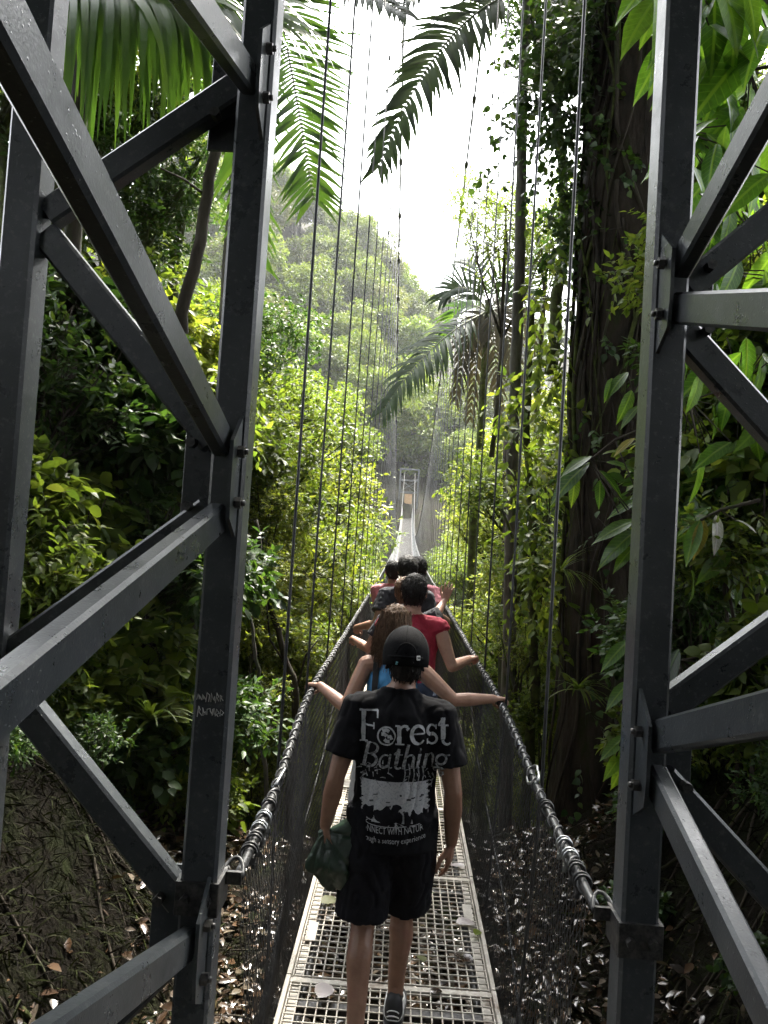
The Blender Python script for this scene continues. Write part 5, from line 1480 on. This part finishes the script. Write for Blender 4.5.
# tall slender palm right of centre with the large frond against the sky
palm('tall slender palm with pale ringed stem and a big dark frond against the white sky', [(526, -60, 8.6), (523, 100, 8.6), (520, 250, 8.6), (514, 420, 8.6), (510, 600, 8.6), (506, 760, 8.6), (503, 1000, 8.6)], (.055, .085),
     [((525, -10, 8.6), (440, 8, 8.3), (378, 168, 8.0), 48, .74, .060, dict(hang=1.05, lm='lf_palm_dark', ang=66, up=(.15, -1, .3), gap=.04)),
      ((526, -30, 8.6), (480, -50, 7.8), (405, 0, 7.0), 40, .6, .05, dict(hang=1.2, lm='lf_palm_dark', up=(.1, -1, .5))),
      ((526, -40, 8.6), (560, -40, 8.0), (590, 120, 7.6), 34, .55, .055, dict(hang=1.2, lm='lf_palm_dark', up=(0, -1, .5))),
      ((526, -40, 8.6), (500, -90, 7.0), (470, -30, 5.8), 30, .5, .055, dict(hang=1.5, lm='lf_palm_dark', up=(0, -1, .5))),
      ((526, -40, 8.6), (580, -90, 8.6), (640, -10, 9.0), 28, .6, .04, dict(hang=1.3, lm='lf_palm_dark')),
      ((526, -40, 8.6), (540, -60, 9.6), (556, 60, 10.5), 28, .6, .04, dict(hang=1.3, lm='lf_palm_dark'))])
# small palm with a skirt of dead fronds
C = (487, 312, 13.5)
palm('shorter palm with a shaggy skirt of dry fronds and thick mossy stem', [(489, 300, 13.5), (486, 350, 13.5), (481, 430, 13.5), (474, 520, 13.5), (469, 640, 13.5), (466, 800, 13.5)], (.06, .10),
     [(C, (430, 335, 12.6), (382, 412, 12.0), 46, .85, .055, dict(hang=1.6, up=(.1, -1, .5), ang=62, gap=.08, lm='lf_palm_dark')),
      (C, (465, 270, 13.5), (440, 300, 13.5), 22, .7, .05, dict(hang=.6, up=(0, -1, .4), lm='lf_palm_dark')),
      (C, (520, 270, 13.5), (545, 310, 13.2), 24, .7, .05, dict(hang=.7, up=(0, -1, .4), lm='lf_palm_dark')),
      (C, (500, 250, 13.0), (530, 270, 12.6), 22, .62, .045, dict(hang=.6, up=(0, -1, .4), lm='lf_palm_dark')),
      (C, (480, 258, 13.8), (462, 262, 14.2), 22, .62, .045, dict(hang=.6, up=(0, -1, .4), lm='lf_palm_dark')),
      (C, (505, 300, 13.2), (520, 400, 13.0), 24, .6, .055, dict(hang=1.0, lm='lf_dry', up=(0, -1, .2))),
      (C, (470, 310, 13.3), (455, 400, 13.2), 24, .6, .055, dict(hang=1.0, lm='lf_dry', up=(0, -1, .2))),
      (C, (495, 320, 13.2), (500, 430, 13.2), 24, .55, .05, dict(hang=1.0, lm='lf_dry', up=(0, -1, .2))),
      (C, (478, 320, 13.6), (470, 420, 13.7), 24, .55, .05, dict(hang=1.0, lm='lf_dry', up=(0, -1, .2))),
      (C, (510, 290, 14), (535, 350, 14.2), 22, .6, .055, dict(hang=.8, lm='lf_dry', up=(0, -1, .2))),
      (C, (460, 290, 14), (440, 345, 14.2), 22, .6, .055, dict(hang=1.0, up=(0, -1, .4)))], mat='bark_moss')
# palm at upper left whose fronds hang behind the left tower
K = (120, -130, 5.6)
palm('palm at the upper left with long green fronds hanging behind the tower', [(90, -140, 5.8), (80, 100, 5.9), (66, 400, 6.0), (50, 800, 6.0)], (.06, .085), mat='bark_dark', fronds=
     [((30, -15, 5.4), (130, -40, 5.3), (240, 15, 5.2), 46, 1.95, .060, dict(seg=6, hang=2.4, ang=66, up=(0, -1, .6), taper=(.8, 1, .6))),
      ((40, 0, 5.0), (90, -30, 4.9), (165, 5, 4.8), 36, 1.6, .055, dict(seg=6, hang=2.4, ang=66, up=(0, -1, .6), taper=(.8, 1, .6))),
      ((60, -60, 6.0), (140, -60, 6.0), (190, 60, 6.1), 36, 1.0, .055, dict(hang=1.8, up=(0, -1, .5), taper=(.8, 1, .5))),
      (K, (60, -90, 5.4), (20, 40, 5.0), 30, .8, .05, dict(hang=1.8, up=(0, -1, .5)))])
K2 = (262, -70, 7.6)
palm('second palm behind the left post with one pale frond fanned against the sky', [(252, -70, 7.9), (240, 120, 8.0), (225, 330, 8.0), (212, 700, 8.0)], (.06, .09),
     [(K2, (288, 40, 7.4), (314, 200, 7.1), 66, 1.0, .044, dict(hang=.4, ang=74, up=(0, -1, .25))),
      (K2, (225, 40, 7.6), (256, 262, 7.4), 46, .95, .052, dict(hang=.9, ang=70, up=(0, -1, .3), lm='lf_palm')),
      ((268, -50, 7.6), (320, -40, 7.2), (405, 14, 6.8), 46, .55, .05, dict(hang=1.3, lm='lf_palm_dark', up=(0, -1, .4))),
      (K2, (300, -110, 8), (335, -20, 8.4), 30, .6, .036, dict(hang=1.2))])
# small far palms poking from the ravine greenery
for px, py, d, s_ in ((645, 470, 20, 1.0), (390, 610, 24, .9)):
    c = W(px, py, d); t = thing('palm_tree', {645: 'young palm half hidden right of the big trunk', 390: 'pale young palm low in the left ravine', 463: 'small palm with splayed fronds low on the right of the net'}[px], 'palm tree', c)
    mb = MB(); mb.tube([(0, 0, -6), (0.1, 0, -3), (0, 0, 0)], [.09, .08, .06], 8); mb.build('trunk', MT['bark_pale'], t)
    for i in range(9):
        a = i * 2.4; e = Vector((math.cos(a), math.sin(a), 0)) * 1.5 * s_
        ch = frond_geo((0, 0, 0), e * .5 + Vector((0, 0, .9 * s_)), e + Vector((0, 0, -.1)), 20, .5 * s_, .05, hang=1.0, seed=i)
        link('frond', geo_mesh('frond', ch, [MT['lf_palm_dark' if px == 463 else 'lf_palm'], MT['rachis']]), t)

# --- large leaved plants close by on the right
def big_leaf_branch(label, pts, leaves, lm='lf_big', tpl='big', name='leafy_branch', rad=.012):
    P = [W(*p) for p in pts]; o = P[0]; t = thing(name, label, 'plant', o)
    mb = MB(); mb.tube([p - o for p in P], [rad * (1 - .6 * i / (len(P) - 1)) for i in range(len(P))], 6)
    chunks = {}
    for (bx, by, bd), (tx, ty, td), roll, m in leaves:
        b = W(bx, by, bd); e = W(tx, ty, td); d = e - b
        nn = Vector((math.sin(roll), -.75, math.cos(roll) * .8))
        v, t3, q4 = frames_to_geo(np.array([b - o]), np.array([d]), np.array([nn]), np.array([d.length]), tpl)
        chunks.setdefault(m or lm, []).append((v, t3, q4, 0))
        # petiole to nearest branch point
        k = min(P, key=lambda p: (p - b).length); mb.tube([k - o, b - o], [.005, .004], 5)
    mb.build('stem', MT['bark'], t)
    for m, ch in chunks.items(): link('foliage', geo_mesh('foliage', ch, [MT[m]], TPL[tpl][0]), t)
rr = random.Random(41)
def hang_leaves(cx, cy, d, n, spreadx, spready, ln, seed, m=None):
    r2 = random.Random(seed); out = []
    for i in range(n):
        bx = cx + r2.uniform(-1, 1) * spreadx; by = cy + r2.uniform(-1, 1) * spready; dd = d + r2.uniform(-.35, .35)
        a = r2.uniform(-1.2, 1.2); L_ = ln * r2.uniform(.7, 1.15)
        out.append(((bx, by, dd), (bx + math.sin(a) * L_, by + math.cos(a) * L_, dd - r2.uniform(-.12, .2)), r2.uniform(-.8, .8), m))
    return out
big_leaf_branch('branch of long drooping bright leaves at the top right corner', [(800, -60, 4.0), (740, -40, 4.0), (690, -25, 4.1), (660, 0, 4.2)], hang_leaves(715, 5, 4.0, 38, 58, 45, 72, 1))
big_leaf_branch('second branch of drooping leaves lower at the top right', [(800, 60, 4.2), (750, 70, 4.3), (710, 90, 4.4), (680, 130, 4.5)], hang_leaves(725, 115, 4.4, 46, 50, 65, 56, 2))
big_leaf_branch('branch of bright leaves between the right braces', [(800, 200, 4.6), (750, 230, 4.7), (710, 270, 4.8)], hang_leaves(735, 235, 4.7, 44, 48, 55, 50, 3))
big_leaf_branch('leafy spray under the right horizontal brace', [(800, 380, 4.8), (740, 385, 4.9), (690, 400, 4.9)], hang_leaves(725, 395, 4.8, 40, 50, 58, 48, 4, None))
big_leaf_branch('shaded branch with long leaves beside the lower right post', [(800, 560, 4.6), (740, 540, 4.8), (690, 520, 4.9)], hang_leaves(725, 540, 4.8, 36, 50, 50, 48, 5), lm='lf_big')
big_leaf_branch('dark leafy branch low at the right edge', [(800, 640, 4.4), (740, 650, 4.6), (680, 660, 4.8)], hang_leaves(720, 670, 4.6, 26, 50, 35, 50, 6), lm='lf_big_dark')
# the sunlit spray of oval leaves left of the right post
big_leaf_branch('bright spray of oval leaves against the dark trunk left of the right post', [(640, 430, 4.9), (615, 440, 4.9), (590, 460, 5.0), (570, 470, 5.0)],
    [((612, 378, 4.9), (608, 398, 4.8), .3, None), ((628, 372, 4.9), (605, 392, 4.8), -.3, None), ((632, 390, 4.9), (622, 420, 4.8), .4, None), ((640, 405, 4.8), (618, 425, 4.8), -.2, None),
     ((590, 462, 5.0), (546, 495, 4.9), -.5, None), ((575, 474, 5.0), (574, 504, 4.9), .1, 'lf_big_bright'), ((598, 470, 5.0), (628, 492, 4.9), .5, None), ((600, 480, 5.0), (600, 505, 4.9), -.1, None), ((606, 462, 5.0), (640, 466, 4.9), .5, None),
     ((592, 456, 5.0), (560, 468, 4.9), -.6, None), ((635, 438, 4.8), (612, 452, 4.8), -.2, 'lf_yellow'), ((640, 500, 4.8), (606, 512, 4.8), -.3, None), ((638, 520, 4.7), (590, 535, 4.7), -.5, None), ((640, 528, 4.7), (592, 562, 4.7), -.4, None), ((636, 545, 4.7), (610, 570, 4.7), -.1, None)])
big_leaf_branch('yellowing leaf and pale bract just right of the right post', [(760, 500, 4.2), (720, 510, 4.3), (700, 520, 4.3)], [((704, 520, 4.3), (696, 555, 4.2), 0, 'lf_yellow'), ((716, 515, 4.3), (722, 552, 4.2), .3, 'lf_white'), ((735, 520, 4.3), (758, 526, 4.2), .6, 'lf_white'), ((700, 520, 4.3), (684, 560, 4.2), -.4, None)])
big_leaf_branch('low leaves beside the base of the right post', [(640, 700, 4.9), (625, 730, 4.9), (615, 760, 5.0)], [((630, 640, 5), (600, 665, 4.9), -.3, None), ((632, 680, 5), (604, 705, 4.9), -.5, None), ((628, 735, 5), (600, 755, 4.9), -.3, None), ((625, 750, 5), (604, 778, 4.9), 0, 'lf_big_bright'), ((632, 745, 5), (614, 790, 4.9), .2, 'lf_big_bright')], lm='lf_big')

# --- bromeliad on the trunk
def rosette(label, px, py, d, n, ln, name='bromeliad', lm='lf_mid', w=.03):
    c = W(px, py, d); t = thing(name, label, 'plant', c); vs = []; q4 = []; r2 = random.Random(px)
    for i in range(n):
        a = r2.uniform(0, 6.28); el = r2.uniform(.3, 1.2); d_ = Vector((math.cos(a) * math.cos(el), math.sin(a) * math.cos(el), math.sin(el))); x = Vector((0, 0, 0)); L_ = ln * r2.uniform(.7, 1.1); s = d_.cross(Vector((0, 0, 1))).normalized(); b = len(vs)
        for j in range(7):
            v = j / 6; ww = w * (1 - v ** 2 * .95)
            vs += [x + s * ww * .5, x - s * ww * .5]; d_ = (d_ + Vector((0, 0, -.22))).normalized(); x = x + d_ * L_ / 6
        for j in range(6): q4.append((b + 2 * j, b + 2 * j + 1, b + 2 * j + 3, b + 2 * j + 2))
    link('foliage', geo_mesh('foliage', [(np.array([tuple(v) for v in vs]), np.zeros((0, 3), int), np.array(q4), 0)], [MT[lm]]), t)
rosette('spiky bromeliad perched on the big trunk at mid height', 578, 690, 6.9, 26, .42)
rosette('thin leaved air plant on the left side of the big trunk', 560, 572, 7.0, 34, .5, w=.018)
rosette('low strappy fern on the left bank below the braces', 150, 720, 5.2, 24, .45, 'fern')

for i, (x, y, sc) in enumerate(((-2.1, 3.6, .24), (-1.9, 4.6, .28), (-2.6, 3.3, .3), (-2.2, 4.2, .26))):
    put('shrub_lf_dark', 'bush', 'low dark seedling on the shaded left bank', 'bush', (x, y, ground(x, y) - .12 * sc), q.uniform(0, 6.28), sc, 'seedlings on the left bank', 'foliage', 'stems')
for i, (x, y, sc) in enumerate(((1.75, 3.6, .22), (2.1, 4.2, .3), (1.6, 4.9, .22), (2.4, 3.4, .26), (1.9, 5.4, .3), (2.6, 4.6, .3))):
    put(('broad_lf_dark', 'shrub_lf_dark')[i % 2], 'bush', 'low dark seedling on the shaded right bank', 'bush', (x, y, ground(x, y) - .12 * sc), q.uniform(0, 6.28), sc, 'seedlings on the right bank', 'foliage', 'stems')
# --- forest floor: fallen leaves, roots and moss
MT['litter'] = leafmat('wet_fallen_leaf', [(.022, .015, .010), (.06, .035, .02), (.12, .075, .045), (.035, .022, .016), (.17, .14, .11), (.05, .04, .02)], trans=.1, rough=.2, tcol=1, spec=.6)
def litter(name, n, xr, yr, seed, lo=.06, hi=.17):
    g = np.random.default_rng(seed)
    x = g.uniform(*xr, n); y = g.uniform(*yr, n)
    z = np.array([ground(a, b) for a, b in zip(x, y)])
    pn = np.array([mnoise.noise(Vector((a * 1.6, b * 1.6, seed))) for a, b in zip(x, y)])
    ok = (z < g.uniform(-.5, .1, n)) & (pn > g.uniform(-.55, .25, n)); x, y, z = x[ok], y[ok], z[ok]; n = len(x); z = z + g.uniform(.005, .05, n)
    D = g.normal(0, 1, (n, 3)); D[:, 2] *= .25; Nn = g.normal(0, .45, (n, 3)); Nn[:, 2] += 1
    v, t, q4 = frames_to_geo(np.stack([x, y, z], 1), D, Nn, g.uniform(lo, hi, n), 'pointed')
    tag(link(name, geo_mesh(name, [(v, t, q4, 0)], [MT['litter']])), kind='stuff')
litter('leaf_litter', 34000, (-2.3, 2.4), (1.2, 8.2), 3, .035, .11)
mb = MB(); rr = random.Random(9)
for i in range(420):
    x, y = rr.uniform(-2.4, 2.6), rr.uniform(2, 7.6); a = rr.uniform(0, 6.28); L_ = rr.uniform(.1, .45); z = ground(x, y) + .03
    if z > -.3: continue
    p = Vector((x, y, z)); e = Vector((x + math.cos(a) * L_, y + math.sin(a) * L_, ground(x + math.cos(a) * L_, y + math.sin(a) * L_) + .04))
    mb.tube([p, p.lerp(e, .5) + Vector((rr.uniform(-.03, .03), rr.uniform(-.03, .03), .02)), e], rr.uniform(.002, .007), 5)
tag(mb.build('fallen_twigs', MT['bark']), kind='stuff')
MT['moss'] = leafmat('moss_and_roots', [(.006, .005, .003), (.012, .009, .006), (.016, .018, .006), (.024, .030, .008), (.008, .007, .004)], trans=.1, rough=.8, tcol=1, spec=.08)
def moss(n, xr, yr, seed):
    g = np.random.default_rng(seed)
    x = g.uniform(*xr, n); y = g.uniform(*yr, n)
    z = np.array([ground(a, b) for a, b in zip(x, y)])
    P = np.stack([x, y, z], 1); D = g.normal(0, .7, (n, 3)); D[:, 0] += np.where(x < 0, .35, -.35); D[:, 2] -= .25
    Nn = g.normal(0, .6, (n, 3)); Nn[:, 2] += .6
    v, t, q4 = frames_to_geo(P, D, Nn, g.uniform(.03, .13, n), 'strand')
    V2, T2, Q2 = v.copy(), t, q4
    tag(link('ground_moss', geo_mesh('ground_moss', [(V2, T2, Q2, 0)], [MT['moss']])), kind='stuff')
moss(30000, (-3.2, -.9), (1.6, 5.2), 8)
moss(26000, (1.1, 3.4), (2.0, 6.5), 9)
def roots(label, x0, x1, y0, y1, n, seed):
    rr = random.Random(seed); c = Vector(((x0 + x1) / 2, (y0 + y1) / 2, ground((x0 + x1) / 2, (y0 + y1) / 2))); t = thing('root_tangle', label, 'roots', c)
    for i in range(n):
        x, y = rr.uniform(x0, x1), rr.uniform(y0, y1); a = rr.uniform(-.6, .6) + (0 if x0 < 0 else PI); pts = []
        for u in range(16):
            pts.append(Vector((x, y, ground(x, y) + .008 + .012 * math.sin(u * 1.3))) - c)
            a += rr.uniform(-.35, .35); x += math.cos(a) * .07; y += math.sin(a) * .07
        r = rr.uniform(.004, .016); mb = MB(); mb.tube(pts, [r * (1 - .6 * u / 15) for u in range(16)], 5); mb.build('root', MT[rr.choice(['bark', 'bark', 'bark_moss'])], t)
roots('tangle of thin dark roots on the steep left bank', -2.6, -1.2, 2.0, 4.6, 20, 2)
roots('tangle of roots on the dark right bank', 1.5, 2.6, 2.6, 5.8, 34, 6)
# --- single fallen leaves lying on the grating
for i, (px, py, d, sz, a, m, lab) in enumerate(((318, 998, 3.3, .11, 1.2, 'lf_white', 'large curled pale fallen leaf on the grating left of his legs'), (456, 923, 3.9, .09, .3, 'lf_white', 'crumpled whitish leaf on the grating right of his hand'), (471, 963, 3.55, .1, 2.2, 'litter', 'two tone fallen leaf on the grating at the lower right'),
      (321, 903, 4.1, .1, .7, 'lf_grey', 'grey green leaf on the grating below the bag'), (465, 868, 4.5, .09, 2.6, 'lf_white', 'pale leaf stuck at the right edge of the walkway'), (424, 962, 3.6, .06, 1.9, 'lf_grey', 'small leaf on the grating between leg and right edge'), (350, 795, 5.8, .1, .2, 'lf_white', 'pale leaf on the walkway seen beside the left arm'), (430, 992, 3.4, .05, .4, 'litter', 'small brown leaf on the grating near the right shoe'), (475, 935, 3.75, .06, 1.1, 'lf_bright', 'fresh green leaf on the grating at the right'))):
    p = W(px, py, d); z = deck_z(d)
    # where the sight line meets the deck
    dirv = (p - CAM); k = (z + .02 - CAM.z) / dirv.z; p = CAM + dirv * k
    v, t3, q4 = frames_to_geo(np.array([(0., 0, 0)]), np.array([(math.cos(a), math.sin(a), .12)]), np.array([(.15, -.1, 1.)]), np.array([sz * 1.25]), 'broad')
    o = link('fallen_leaf', geo_mesh('fallen_leaf', [(v, t3, q4, 0)], [MT[m]])); o.location = p
    tag(o, lab, 'leaf')
SKY_STRENGTH = .15; SUN_STRENGTH = 3.0; HAZE = .00025; EXPO = 3.05
# ------------------------------------------------------------------ light
w = bpy.data.worlds.new('World'); S.world = w; w.use_nodes = True
nt = w.node_tree; nt.nodes.clear(); L = nt.links
out = N(nt, 'ShaderNodeOutputWorld'); bg = N(nt, 'ShaderNodeBackground'); bg.inputs['Strength'].default_value = SKY_STRENGTH
sky = N(nt, 'ShaderNodeTexSky'); sky.sky_type = 'NISHITA'; sky.sun_disc = False
SUN_EL, SUN_AZ = R(58), R(14)          # azimuth from +Y towards +X
sky.sun_elevation = SUN_EL; sky.sun_rotation = SUN_AZ; sky.dust_density = 4; sky.air_density = 1.2
bw = N(nt, 'ShaderNodeRGBToBW'); L.new(sky.outputs[0], bw.inputs[0])
mx = N(nt, 'ShaderNodeMix', data_type='RGBA'); mx.inputs['Factor'].default_value = .88
L.new(sky.outputs[0], mx.inputs['A'])
cl = N(nt, 'ShaderNodeMix', data_type='RGBA', blend_type='MULTIPLY'); cl.inputs['Factor'].default_value = 1
L.new(bw.outputs[0], cl.inputs['A']); cl.inputs['B'].default_value = (.98, .99, 1.0, 1)
L.new(cl.outputs['Result'], mx.inputs['B'])
L.new(mx.outputs['Result'], bg.inputs['Color']); L.new(bg.outputs[0], out.inputs['Surface'])
sl = bpy.data.lights.new('sun', 'SUN'); so = bpy.data.objects.new('sun', sl); COL.objects.link(so)
sl.energy = SUN_STRENGTH; sl.angle = R(8); sl.color = (1, .94, .82)
sd = Vector((math.sin(SUN_AZ) * math.cos(SUN_EL), math.cos(SUN_AZ) * math.cos(SUN_EL), math.sin(SUN_EL)))
so.rotation_euler = (-sd).to_track_quat('-Z', 'Y').to_euler(); so.location = (0, 0, 60)

if HAZE > 0:
    hz = bpy.data.meshes.new('haze'); bm = bmesh.new(); bmesh.ops.create_cube(bm, size=1)
    for v in bm.verts: v.co = Vector((v.co.x * 1000, 200 + v.co.y * 820 + 0, (-30 if v.co.z < 0 else 104)))
    bmesh.ops.recalc_face_normals(bm, faces=bm.faces); bm.to_mesh(hz); bm.free()
    m, nt, out = newmat('haze_air')
    pv = N(nt, 'ShaderNodeVolumePrincipled', Density=HAZE); pv.inputs['Color'].default_value = (.93, .96, 1, 1); pv.inputs['Anisotropy'].default_value = .35
    nt.links.new(pv.outputs[0], out.inputs['Volume']); hz.materials.append(m)
    tag(link('haze', hz), kind='stuff')

S.render.engine = 'CYCLES'
c = S.cycles
c.use_denoising = True; c.denoiser = 'OPENIMAGEDENOISE'
c.max_bounces = 7; c.diffuse_bounces = 3; c.glossy_bounces = 2; c.transmission_bounces = 4; c.transparent_max_bounces = 4; c.volume_bounces = 0
c.caustics_reflective = False; c.caustics_refractive = False
c.sample_clamp_indirect = 4
c.use_adaptive_sampling = True; c.adaptive_threshold = .02
S.view_settings.view_transform = 'Standard'; S.view_settings.look = 'None'; S.view_settings.gamma = 1
S.view_settings.use_curve_mapping = False
S.view_settings.exposure = EXPO
